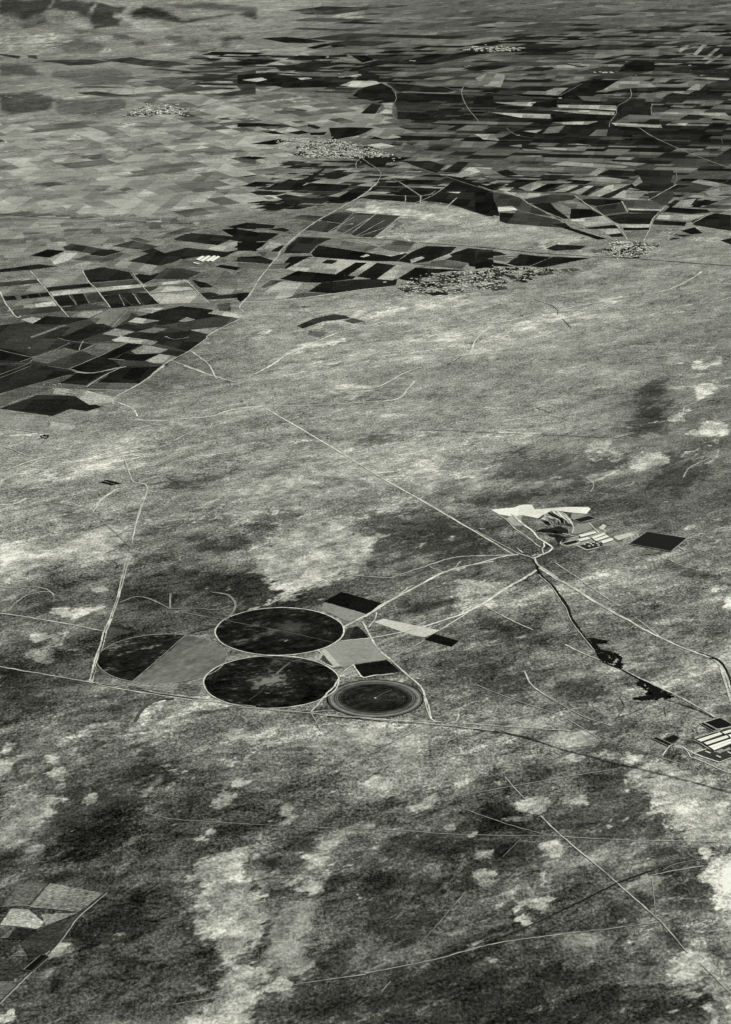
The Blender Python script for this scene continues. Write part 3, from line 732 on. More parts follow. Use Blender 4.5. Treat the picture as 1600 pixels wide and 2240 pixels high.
# ------------------------------------------------------------------ surveyed fields  (sheet, tone, corners)
TONE = {'k': 35, 'd': 60, 'g': 88, 'm': 118, 'l': 150, 'p': 172, 'w': 205}
FIELDS = """
B1 g 945,345 1160,280 1240,292 1090,330 1010,352
B1 k 1085,350 1180,312 1390,328 1480,338 1362,390 1100,358
B1 k 1380,292 1460,285 1600,305 1600,430 1455,402 1515,370 1390,348 1460,335
B1 k 1420,275 1540,250 1600,252 1600,290 1470,287
B1 l 1300,412 1362,390 1500,362 1515,372 1420,430 1350,425
B1 d 700,395 830,360 1000,400 900,420 780,405
B1 g 805,348 860,342 960,370 905,376
B1 k 805,490 930,440 880,428 960,408 1030,440 1170,405 1350,425 1420,432 1500,418 1400,465 1290,455 1180,470 1000,518 880,500
B1 k 190,455 300,415 410,425 310,468
B1 d 390,400 450,380 690,420 630,430 580,445 470,425 410,422
B1 k 560,450 600,428 700,415 760,430 650,460
B1 g 460,480 545,452 650,463 760,435 850,455 720,480 640,500
B1 l 310,472 410,430 520,440 455,480 340,512
B1 m 660,505 740,468 800,492 1000,520 1005,545 955,568 800,540
B1 k 0,540 190,515 240,508 370,522 200,543 0,560
B1 l 420,525 540,490 650,512 560,545
B1 k 515,550 640,527 735,542 810,558 842,602 560,625
B1 d 570,628 845,604 880,636 600,655
B1 k 815,560 940,577 1000,560 960,602 900,630 850,590
B1 d 1000,560 1040,532 1130,532 1260,560 1165,602 960,602
B1 g 1010,535 1130,475 1215,490 1250,532 1140,534
B1 k 1350,525 1380,512 1510,527 1480,547
B1 k 1470,490 1510,460 1600,465 1600,500
B1 k 1200,605 1290,625 1340,652 1250,655
B1 g 1300,600 1400,570 1490,577 1600,610 1500,650 1380,640
B1 d 0,622 245,602 255,625 0,650
B1 k 285,657 330,650 560,628 590,648 300,678
B1 m 210,562 510,550 558,623 290,652 240,600
B1 p 310,680 590,657 900,632 1160,607 1200,622 1000,640 620,680 330,706
B1 m 0,655 270,640 300,680 240,686 0,700
B1 k 15,710 95,705 110,730 30,737
B1 k 130,705 165,700 180,720 140,727
B1 k 165,697 240,690 260,714 185,722
B1 k 245,690 305,684 322,708 262,714
B1 k 330,714 380,706 445,698 480,765 370,772
B1 k 450,698 520,692 555,755 485,764
B1 d 525,692 620,685 660,740 560,754
B1 k 630,710 740,694 830,770 700,785 665,745
B1 k 745,694 840,684 900,765 835,770
B1 k 845,684 935,690 1000,755 905,764
B1 d 622,686 740,667 990,646 1010,668 845,682 640,706
B1 l 1000,645 1190,652 1215,667 930,692
B1 l 940,696 1220,672 1305,750 1005,755
B1 k 1240,690 1350,680 1372,700 1292,722
B1 k 1375,702 1560,685 1562,710 1480,720 1300,730 1294,722
B1 m 1250,667 1520,667 1530,688 1372,697
B1 d 1360,760 1440,750 1445,800 1372,800
B1 w 215,757 340,738 355,768 230,778
B1 p 145,762 210,757 226,778 152,780
B1 d 80,795 360,772 400,800 100,832
B1 m 30,737 318,715 352,738 210,755 62,778
B1 d 380,780 540,757 640,770 690,782 500,800 410,802
B1 d 0,890 430,838 500,870 640,850 800,800 1000,890 1300,930 1290,975 1170,1060 950,1200 0,1200
B1 l 440,835 520,800 650,800 560,845
B1 p 130,855 200,838 270,850 210,880
B1 k 200,882 290,832 430,842 560,847 470,870 400,890
B1 g 560,850 690,785 850,775 800,850 720,905 600,880
B1 k 860,838 1000,800 1130,770 1320,790 1400,830 1490,850 1330,905 1000,890
B1 d 1390,832 1500,850 1410,900 1320,905 1150,925 1000,892 1200,860
B1 p 1300,815 1350,795 1530,830 1490,846 1400,832
B1 l 1115,865 1170,840 1222,855 1155,870
B1 l 800,797 950,780 1022,785 950,815 820,802
B1 l 800,870 850,842 1000,862 900,880
B1 l 640,945 720,912 842,930 755,962
B1 m 190,962 400,886 422,890 200,970
B1 k 720,905 790,880 940,907 870,927
B1 k 430,950 560,887 640,880 715,905 622,945 500,985
B1 g 860,930 960,905 1060,912 960,940
B1 k 780,960 880,932 970,940 1180,925 1305,945 1282,985 1180,1055 1050,1020 880,982
B1 l 700,982 760,960 990,990 950,1015 880,1008 720,992
B1 l 820,1052 900,1012 1050,1040 1000,1065 850,1070
B1 l 910,1112 1000,1070 1110,1087 1060,1130 960,1127
B1 k 1010,1065 1060,1042 1170,1060 1115,1085
B1 l 1190,920 1300,910 1335,935 1292,945
B1 k 400,1030 480,1000 580,1007 500,1050
B1 k 280,975 430,950 500,985 440,998 350,970
B1 g 210,1085 360,1040 400,1030 500,1052 300,1130 200,1110
B1 k 600,1090 800,1007 880,1012 780,1060 700,1100
B1 k 780,1065 850,1072 1000,1065 900,1115 720,1105
B1 k 440,1160 600,1092 700,1102 760,1150 570,1185
B1 k 0,1040 100,1050 200,1085 150,1120 0,1110
B1 k 0,1180 180,1135 420,1165 300,1200 0,1200
B1 g 580,1005 800,1000 600,1085 520,1050
B1 g 250,390 280,375 300,390 270,400
C1 k 0,0 300,0 420,22 475,42 215,112 0,175
C1 k 430,22 560,-20 700,-20 600,30 520,40
C1 k 480,48 570,42 740,8 620,70 540,122 380,108
C1 k 610,104 745,15 1015,5 880,110
C1 g 0,185 205,118 325,142 200,180 0,255
C1 k 0,268 240,182 460,187 640,258 540,285 440,270 330,315 200,297
C1 m 0,290 200,300 330,320 300,350 270,400 140,400 0,375
C1 l 310,348 520,380 430,440 330,428
C1 l 350,140 520,150 720,200 690,235 560,245 470,190 330,175
C1 g 540,125 610,108 860,115 780,150 540,140
C1 m 540,150 770,155 730,185 640,175
B2 k 20,20 130,0 220,0 90,22
B2 k 165,45 240,2 440,0 700,12 690,35 640,45 500,48
B2 k 240,85 300,70 450,95 600,92 530,130 330,125
B2 k 610,100 720,40 800,57 725,110
B2 d 350,60 440,48 510,56 430,66
B2 k 765,95 830,74 1015,80 1050,85 1045,118 860,105
B2 k 1055,82 1145,85 1145,128 1050,118
B2 k 975,76 1020,50 1050,30 1115,70 1145,82 1050,80
B2 k 1070,30 1140,30 1250,38 1200,70 1145,78 1110,55
B2 k 1250,38 1600,60 1600,210 1560,208 1320,130 1150,110 1155,82 1220,75
B2 k 865,20 880,0 1000,0 1040,22
B2 l 1305,57 1340,37 1422,45 1380,66
B2 l 350,0 460,0 400,20 300,10
B2 d 620,183 720,186 610,290 560,310 410,292 520,225
B2 d 730,187 860,194 700,320 620,300
B2 d 868,195 1015,206 930,275 750,335 710,322
B2 d 930,278 1000,240 1012,215 850,343 760,336
B2 g 960,292 1000,242 1045,250 962,298
B2 d 350,217 400,200 540,210 510,240 400,230
B2 g 400,260 500,240 410,290
B2 k 0,270 60,250 238,265 220,285 60,282
B2 k 190,292 280,280 330,295 300,306
B2 k 0,300 265,317 180,365 0,370
B2 k 0,372 185,370 120,425 0,425
B2 l 115,420 200,370 310,385 240,408
B2 k 205,430 262,395 312,386 272,430
B2 k 310,400 380,337 590,347 500,388 450,440 290,440
B2 g 505,386 590,350 885,400 800,430
B2 k 460,440 505,390 800,434 890,450 1060,440 1000,490 870,490 480,465
B2 g 890,400 1000,362 1110,375 1060,432 950,430
B2 l 850,440 930,420 1050,440 960,460
B2 w 765,462 810,445 826,455 790,465
B2 k 0,465 140,457 235,490 200,507 0,492
B2 g 120,430 270,442 250,470 160,460
B2 k 280,510 330,462 480,455 380,502 300,540
B2 g 0,500 200,510 330,500 290,535 180,540 0,528
B2 l 300,540 450,462 880,495 820,542 740,585 620,572 370,555
B2 k 525,502 560,480 632,485 592,508
B2 k 612,572 740,497 810,500 690,580
B2 k 265,600 375,550 690,580 745,585 720,602 520,625 380,620
B2 k 745,585 872,500 990,515 865,605
B2 k 440,680 525,625 720,605 870,600 1000,602 990,640 870,655 600,692
B2 l 870,602 990,515 1120,525 970,610
B2 k 1000,600 1112,530 1420,545 1330,560 1250,602 1110,620
B2 g 300,725 400,685 560,692 440,712
B2 l 200,660 275,612 500,627 430,680 310,720 100,742
B2 d 145,652 210,607 290,612 170,656
B2 m 0,602 150,592 100,652 0,670
B2 k 0,690 75,686 70,710 20,745 0,730
B2 k 1000,490 1090,430 1180,395 1370,400 1330,440 1200,490 1100,505
B2 k 1330,445 1440,408 1600,422 1600,535 1450,522 1440,500 1300,478
B2 l 1080,480 1150,460 1170,470 1085,505
B2 l 1280,465 1330,450 1342,460 1300,478
B2 g 1100,508 1200,490 1300,480 1440,505 1400,540
B2 d 370,895 470,850 600,820 680,832 712,846 640,855 540,865 410,910
B2 d 660,866 720,845 800,866 722,880
B2 p 560,868 650,860 720,880 600,905 430,920
B2 g 450,925 570,935 520,965 440,950
B3 k 0,30 100,65 150,180 150,208 0,185
B3 p 140,152 230,145 265,170 145,180
B3 k 152,185 250,190 200,255 152,240
B3 d 110,62 270,87 350,142 480,210 400,200 265,168 230,143 135,148
B3 d 260,170 400,205 520,232 590,285 400,270 200,255
B3 l 130,45 220,60 480,70 310,100
B3 k 0,8 80,30 20,28
B3 d 290,110 480,72 640,82 600,112 450,130 330,125
B3 k 350,130 470,125 500,160 590,225 520,225
B3 m 510,117 600,108 690,140 720,163 600,160
B3 k 590,223 600,162 720,165 800,205 620,225
B3 p 590,232 800,207 862,250 690,272
B3 k 640,112 700,100 790,102 920,105 920,122 760,145 690,132
B3 d 750,150 920,125 940,180 800,200
B3 k 820,207 940,192 1150,190 1110,230 1090,258 900,256 860,240
B3 p 905,265 1090,260 1090,278 920,285
B3 k 922,280 1088,282 1085,295 932,297
B3 k 832,325 910,315 930,335 850,340
B3 l 760,290 882,277 910,312 830,322
B3 k 480,260 560,250 600,282 820,350 770,356 570,290
B3 k 640,285 870,262 900,285 760,290
B3 k 950,185 960,172 1160,178 1150,190
B3 l 952,160 1180,166 1160,176 960,170
B3 g 920,110 1080,102 1180,145 1150,163 950,158
B3 d 1080,62 1240,50 1240,92 1185,143 1090,105
B3 k 1200,140 1250,107 1280,110 1225,156
B3 l 1285,110 1380,100 1340,150 1240,150
B3 k 1350,150 1430,105 1472,107 1400,156
B3 k 1180,182 1210,152 1450,167 1470,185 1350,195
B3 l 1150,202 1440,200 1340,240 1130,225
B3 k 1120,232 1320,245 1310,270 1110,260
B3 k 1350,240 1500,190 1600,202 1600,300 1530,290 1370,265
B3 k 1285,300 1370,277 1425,315 1350,322
B3 k 1240,322 1350,328 1300,338
B3 k 1210,358 1240,342 1282,350
B3 k 1530,360 1600,345 1600,385
B3 l 1430,300 1600,310 1600,335 1440,330
B3 k 440,410 510,385 692,395 660,415 500,425
B3 k 0,415 150,432 200,450 80,462 0,500
B3 k 0,505 75,490 200,512 240,525 120,520 0,540
B3 k 200,505 280,445 400,458 480,462 340,520 260,520
B3 k 345,522 485,462 720,470 560,502 420,530
B3 m 75,475 180,455 270,462 200,495
B3 l 140,40 230,10 270,15 200,55
B3 k 260,35 340,0 410,0 300,50
B3 l 310,48 400,5 450,5 370,52
B3 k 380,55 470,5 560,5 440,60
B3 k 500,62 650,12 700,17 580,62
B3 l 590,62 710,18 740,20 650,72
B3 k 660,75 740,22 782,22 700,80
B3 l 700,85 830,15 980,5 780,85
B3 k 780,88 980,8 1010,12 835,96
B3 l 850,95 930,45 1080,55 1010,105
B3 k 960,30 1040,0 1240,0 1230,45 1090,55
B3 d 1250,45 1400,0 1560,0 1420,50
B3 m 1420,55 1600,20 1600,60 1480,90
B3 g 720,420 800,410 820,430 740,440
A1 k 400,545 620,539 820,545 640,549
A1 k 480,580 600,570 720,587 842,600 700,606 540,592
A1 k 235,380 430,374 560,370 700,384 560,405 430,410 400,400
A1 k 640,375 820,358 900,372 1100,385 1200,405 1000,420 850,405
A1 k 880,430 1050,432 1200,447 1350,440 1510,422 1400,455 1150,450
A1 k 1200,405 1400,390 1600,380 1600,408 1340,415
A1 k 1150,480 1400,468 1600,435 1600,490 1450,488
A1 k 1440,495 1600,520 1600,585 1440,600 1320,592 1510,565
A1 k 0,335 130,350 120,368 0,345
A1 k 170,345 230,345 235,370 180,360
A1 d 1360,740 1420,735 1450,748 1390,750
A1 g 1060,880 1180,860 1260,890 1120,895
A1 g 850,930 1000,920 1080,955 900,960
A1 g 520,985 600,965 700,990 580,1000
A1 d 1440,990 1560,975 1600,990 1600,1025 1520,1015
A1 k 1520,1165 1600,1135 1600,1170
A1 g 740,1185 800,1170 840,1185 780,1195
A2 k 150,240 300,230 420,242 560,262 430,270 300,268
A2 k 430,300 550,272 580,285 480,307
A2 k 575,285 650,278 690,290 600,297
A2 k 705,345 800,345 850,375 780,392
A2 k 370,370 450,345 562,350 540,372
A2 k 572,346 680,340 690,355 572,362
A2 k 230,415 400,400 640,388 700,395 540,420 380,440 270,445
A2 k 0,385 120,388 240,376 150,400 0,412
A2 k 0,470 200,455 300,470 375,490 470,498 640,520 600,545 300,550 150,522 0,528
A2 p 375,488 440,484 470,492 400,500
A2 p 30,500 150,485 185,498 120,512
A2 k 740,500 750,470 780,460 890,470 885,500
A2 p 640,535 720,505 870,508 920,545 730,545
A2 k 790,545 900,520 960,550 1000,620 840,632 720,600 760,560
A2 k 930,518 1100,530 1400,562 1300,580 1000,570
A2 k 1000,582 1400,590 1400,640 1300,632 1010,620
A2 k 770,710 840,645 900,655 860,712
A2 p 900,645 975,642 960,680 920,672
A2 p 885,710 925,680 970,690 960,715
A2 d 980,640 1250,650 1260,690 1000,690
A2 k 1000,695 1240,720 1210,745 1000,745
A2 k 570,800 700,795 850,800 800,830 740,850 590,875
A2 k 1480,600 1600,600 1600,660 1470,660
A2 k 440,775 520,795 500,808 440,790
A2 k 0,770 130,768 350,790 200,790 0,795
A2 k 160,825 230,818 300,840 220,838
A2 k 310,830 400,815 450,830 380,842
A2 k 450,830 560,825 540,845 460,845
A2 k 80,900 250,870 330,870 230,905
A2 g 270,690 330,670 440,690 400,710
A2 k 0,985 110,978 190,988 100,998
A2 k 30,1165 110,1135 240,1140 130,1165
A2 k 190,1185 260,1150 320,1120 400,1130 560,1040 500,1100 400,1165 700,1160 640,1195
A2 k 480,1110 560,1085 700,1095 640,1112
A2 k 860,1165 890,1138 1000,1140 1050,1168
A2 k 1040,1010 1200,1005 1300,1035 1240,1085 1100,1035
A2 k 1280,1075 1380,1010 1450,1015 1380,1080
A2 l 1250,1090 1380,1085 1450,1045 1600,1050 1400,1110
A2 k 1290,1170 1380,1115 1600,1170 1600,1200 1300,1200
A2 g 990,940 1040,890 1140,930 1100,960
A2 p 1480,840 1600,838 1600,865
A2 p 780,910 900,895 990,915 900,932
A2 k 720,985 950,990 920,1040 840,1050 760,1000
A3 p 120,640 380,638 350,665 250,660
A3 p 100,703 470,715 470,742 280,735
A3 p 510,655 880,660 880,690 800,685 520,672
A3 p 470,690 720,690 870,700 870,720 650,710
A3 p 480,765 770,758 700,780 560,778
A3 p 850,768 1160,780 1170,800 880,787
A3 p 1110,705 1560,705 1600,735 1450,722
A3 l 1420,730 1600,725 1600,752
A3 l 780,590 930,588 900,602
A3 l 800,562 880,510 1080,508 1135,545 950,552 840,570
A3 l 470,500 590,492 600,505
A3 l 380,590 500,550 580,550 520,597
A3 p 1240,772 1330,770 1310,787
A3 p 0,840 115,838 152,880 50,872
A3 l 300,820 420,810 380,832
A3 p 570,902 640,898 730,910
A3 l 370,920 710,925 680,945 420,935
A3 l 210,912 290,903 290,920
A3 l 290,930 440,940 320,945
A3 l 290,975 415,972 410,985
A3 m 60,462 330,466 240,478
A3 l 0,490 90,450 190,470 160,545 60,540
A3 l 1330,478 1590,490 1580,502 1450,497
A3 m 1150,572 1370,570 1330,590
A3 m 1100,515 1130,488 1230,490 1190,515
A3 m 1320,565 1380,525 1440,530 1400,565
A3 g 640,600 840,608 820,635 680,630
A3 g 1060,635 1080,605 1180,615 1150,640
A3 k 890,640 1000,625 1100,640 1100,720 900,715
A3 k 478,715 640,712 850,725 840,750 480,757
A3 k 920,410 1000,375 1120,390 1120,440 900,450
A3 k 340,650 510,620 510,670 460,675
A3 k 650,530 760,500 900,500 800,560 700,590 560,600
A3 l 440,410 560,405 690,425 560,440
A3 l 570,395 900,405 930,412 640,412
A3 m 1360,340 1420,280 1450,280 1380,350
A3 m 1420,370 1500,305 1530,302 1440,375
A3 m 1430,395 1540,338 1550,350 1450,400
A3 m 1260,310 1330,280 1340,290 1280,330
A3 g 420,835 460,795 560,785 520,830
A3 g 710,850 760,810 830,810 820,850
A3 l 780,1005 1070,1022 1000,1038 850,1020
A3 l 470,1030 560,1010 960,1040 920,1055 760,1050
A3 l 700,1095 770,1050 830,1050 760,1100
A3 k 760,1095 840,1060 1080,1075 1000,1100 850,1100
A3 l 980,1150 1040,1090 1115,1100 1000,1165
A3 k 1000,1060 1240,1065 1220,1150 1120,1165 1050,1145
A3 l 1350,1140 1400,1120 1600,1160 1500,1168
A3 k 180,1170 260,1120 400,1125 290,1175
A3 l 270,1175 360,1140 420,1145 330,1195
A3 k 350,1195 450,1150 520,1150 420,1200
A3 l 480,1200 600,1160 650,1160 560,1200
A3 l 0,1050 90,1055 150,1085 60,1095
A3 k 130,1075 200,1060 270,1095 180,1100
A3 l 560,1120 800,1105 960,1125 900,1145
E1 l 130,770 220,665 460,710 345,790
E1 g 0,770 70,670 210,665 120,765
E1 m 180,800 345,795 200,850
E1 p 0,848 50,775 125,780 195,838 165,865 60,852
E1 l 0,905 65,855 40,905
E1 d 30,910 75,860 160,868 130,912
E1 l 50,985 90,950 150,955 130,985
E1 d 0,1020 40,1010 105,1040 60,1090 0,1090
E1 g 0,1095 80,1108 30,1170 0,1190
E1 d 90,930 180,860 270,830 350,800 240,950 130,1000
"""
M_FIELD_LIST = []
zf = [.5]
TN = {'k': 'black', 'd': 'dark grey', 'g': 'grey', 'm': 'mid grey', 'l': 'pale grey', 'p': 'pale', 'w': 'whitish'}
LANDMARKS = [((450, 567), 'the row of white sheds'), ((735, 330), 'the largest distant village'), ((1380, 547), 'the round village with radiating tracks'),
             ((1040, 612), 'the long straggling village'), ((648, 513), 'the road junction among dark fields'), ((340, 243), 'the small far village'),
             ((528, 678), 'the bend of the boundary road'), ((100, 665), 'the whitish strip field'), ((122, 845), 'the lone farmyard by the crops'),
             ((1050, 106), 'the farthest village'), ((1226, 215), 'the solitary bright farm'), ((1340, 250), 'the crooked dark ditch track'),
             ((1400, 285), 'the pale diagonal far road'), ((770, 490), 'the walled block of striped fields'), ((1270, 440), 'the head of the longest fan track'),
             ((230, 590), 'the big black rectangle'), ((80, 2105), 'the black corner pond'), ((720, 705), 'the stepped island of fields'),
             ((370, 735), 'the small white hut'), ((765, 170), 'the thin row of far houses'), ((60, 865), 'the big isolated dark field'),
             ((905, 134), 'the far white barns'), ((300, 195), 'the two dark slivers'), ((1450, 430), 'the hedged track corner'), ((170, 135), 'the long dark far wood')]
for row in FIELDS.strip().splitlines():
    t = row.split()
    pts = parse(t[0], ' '.join(t[2:]))
    zf[0] += .004
    m = sum(p[1] for p in pts) / len(pts)
    if t[0] == 'E1': t[1] = {'l': 'm', 'p': 'l'}.get(t[1], t[1])
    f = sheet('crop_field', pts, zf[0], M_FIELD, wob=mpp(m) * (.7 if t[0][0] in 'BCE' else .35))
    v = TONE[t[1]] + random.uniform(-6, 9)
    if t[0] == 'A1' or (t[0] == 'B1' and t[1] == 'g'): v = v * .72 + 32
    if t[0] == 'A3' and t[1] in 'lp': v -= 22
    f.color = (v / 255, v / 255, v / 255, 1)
    tag(f, cat='field', kind='thing')
    cx = sum(p[0] for p in pts) / len(pts); cy = m
    wd = max(p[0] for p in pts) - min(p[0] for p in pts); ht = (max(p[1] for p in pts) - min(p[1] for p in pts)) * 2.6
    ar = abs(area2(pts)) / 2
    size = 'small' if ar < 350 else ('broad' if ar > 2600 else 'medium')
    shape = 'strip' if wd > 3.2 * ht else ('block' if len(pts) < 5 else 'many-cornered plot')
    M_FIELD_LIST.append((f, t[1], cx, cy, ar, size, shape))
def label_fields():
    groups = {}
    for f, tn, cx, cy, ar, size, shape in M_FIELD_LIST:
        (lx, ly), lm = min(LANDMARKS, key=lambda q: math.hypot(q[0][0] - cx, (q[0][1] - cy) * 2.2))
        dx, dy = cx - lx, (cy - ly) * 2.2
        if abs(dx) < 14 and abs(dy) < 14: rel = 'at'
        elif abs(dx) > abs(dy): rel = 'right of' if dx > 0 else 'left of'
        else: rel = 'below' if dy > 0 else 'above'
        groups.setdefault((tn, size, shape, rel, lm), []).append((f, cx, cy))
    nth = ['', 'second', 'third', 'fourth', 'fifth', 'sixth', 'seventh', 'eighth', 'ninth']
    for (tn, size, shape, rel, lm), L in groups.items():
        base = '%s %s %s %s %s' % (size, TN[tn], shape, rel, lm)
        L.sort(key=lambda q: q[1])
        for i, (f, cx, cy) in enumerate(L):
            s = base
            if len(L) > 1:
                s = ('leftmost ' if i == 0 else ('rightmost ' if i == len(L) - 1 else nth[min(i, 8)] + '-from-left ')) + base
            f['label'] = s; f['group'] = 'fields of the patchwork plain'
label_fields()

# ------------------------------------------------------------------ far patchwork nobody could count
def inside(P, x, y):
    r = False; n = len(P)
    for i in range(n):
        x0, y0 = P[i]; x1, y1 = P[(i + 1) % n]
        if (y0 > y) != (y1 > y) and x < (x1 - x0) * (y - y0) / (y1 - y0) + x0: r = not r
    return r
def to_px(x, y):
    zc = y * CP + H * SP; yc = H * CP - y * SP
    return 800 + FPX * x / zc, 1120 + FPX * yc / zc
def patchwork(zones):
    V, F, T = [], [], []
    for zi, (ang, lean, poly, us_, vs_, tones, skip) in enumerate(zones):
        c, s = math.cos(ang), math.sin(ang)
        W = [G(x, y) for x, y in poly]
        us = [p.x * c + p.y * s for p in W]; vv = [-p.x * s + p.y * c for p in W]
        shear = math.tan(R(lean)); v00 = min(vv)
        j = lambda q: random.uniform(-q, q)
        def cell(u, v, du, dv, bias, keep):
            mx, my = u + du / 2 + shear * (v + dv / 2 - v00), v + dv / 2
            px, py = to_px(mx * c - my * s, mx * s + my * c)
            if not inside(poly, px, py) or random.random() < keep: return
            k = len(V)
            ring = [(0, 0), (.33, -.05 + j(.06)), (.68, -.05 + j(.06)), (1, j(.05)), (1 + j(.02), .5), (1, 1 + j(.05)), (.66, 1.03 + j(.06)), (.3, 1.03 + j(.06)), (0, 1), (j(.02), .5)]
            for a, b in ring:
                bb = v + 4 + b * (dv - 8); aa = u + a * (du - random.choice((0, 0, 10))) + shear * (bb - v00)
                V.append((aa * c - bb * s, aa * s + bb * c, .2 + zi * .04 + (len(F) % 19) * .002))
            F.append(tuple(range(k, k + len(ring))))
            T.append(random.choice(bias) + random.uniform(-7, 7))
        def split(u, v, du, dv, bias, keep, d):
            if d in (3, 4) and random.random() < .5:
                bias = random.choice((tones, sorted(tones)[:len(tones) * 2 // 3], sorted(tones)[len(tones) // 3:]))
            if d == 5: keep = min(.95, max(0, skip + j(.3)))
            big_u, big_v = du > us_ * random.uniform(.45, 2.1), dv > vs_ * random.uniform(.5, 2.0)
            if not big_u and not big_v: return cell(u, v, du, dv, bias, keep)
            f = random.uniform(.36, .64)
            if big_u and (not big_v or du / us_ > dv / vs_):
                split(u, v, du * f, dv, bias, keep, d + 1); split(u + du * f, v, du * (1 - f), dv, bias, keep, d + 1)
            else:
                split(u, v, du, dv * f, bias, keep, d + 1); split(u, v + dv * f, du, dv * (1 - f), bias, keep, d + 1)
        L = max(vv) - min(vv)
        split(min(us) - abs(shear) * L, min(vv), max(us) - min(us) + 2 * abs(shear) * L, L, tones, skip, 0)
    me = mesh('far_fields', V, F)
    a = me.attributes.new('tone', 'FLOAT_COLOR', 'POINT')
    arr = np.repeat(np.array(T) / 255, 10); C = np.stack([arr, arr, arr, np.ones_like(arr)], -1).astype(np.float32)
    a.data.foreach_set('color', C.ravel())
    tag(link('far_fields', me, M_PATCH), 'countless dark and pale fields tiling the far plain towards the top', 'fields', kind='stuff')
patchwork([
    (R(-5), 30, [(820, 100), (1000, 95), (1250, 70), (1600, 55), (2300, 60), (2300, 200), (1600, 190), (1250, 195), (900, 190), (780, 150)],
     520, 370, [33, 34, 36, 38, 44, 60, 84, 98, 112, 36, 92, 104, 108], .1),
    (R(-7), 16, [(800, 215), (780, 150), (900, 190), (1250, 195), (1600, 190), (2300, 200), (2300, 300), (1600, 410), (1250, 400), (1080, 370), (900, 350), (860, 300), (900, 260)],
     480, 250, [33, 34, 36, 38, 40, 46, 36, 66, 88, 100, 114, 34, 96, 106], .12),
    (R(-9), 24, [(560, 400), (640, 352), (900, 340), (1080, 375), (1250, 400), (1600, 410), (1600, 470), (1250, 420), (1000, 410), (860, 430), (700, 450), (560, 470)],
     330, 170, [36, 40, 46, 60, 90, 125, 142, 120], .25),
    (R(-12), 30, [(640, 20), (1600, -30), (2300, 60), (1250, 72), (1000, 95), (760, 125), (680, 80)],
     700, 580, [46, 62, 72, 84, 95, 105, 112], .4),
    (R(33), 4, [(-600, 230), (100, 270), (300, 270), (420, 240), (600, 200), (800, 220), (860, 300), (640, 300), (600, 390), (520, 470), (300, 470), (-600, 440)],
     430, 380, [78, 92, 104, 114, 124, 132, 142, 150, 156, 160], .28),
    (R(30), 0, [(300, 145), (500, 100), (700, 110), (740, 130), (600, 200), (420, 235), (300, 220), (250, 180)],
     520, 420, [76, 92, 106, 120, 136, 150], .2),
    (R(-9), 14, [(480, 110), (760, 130), (800, 215), (760, 205), (520, 200), (380, 170)],
     480, 230, [36, 38, 42, 48, 70, 100, 128], .35),
    (R(14), 4, [(-600, 470), (300, 475), (420, 480), (330, 500), (200, 540), (100, 560), (-600, 590)],
     330, 190, [90, 102, 112, 124, 136, 144], .15),
])

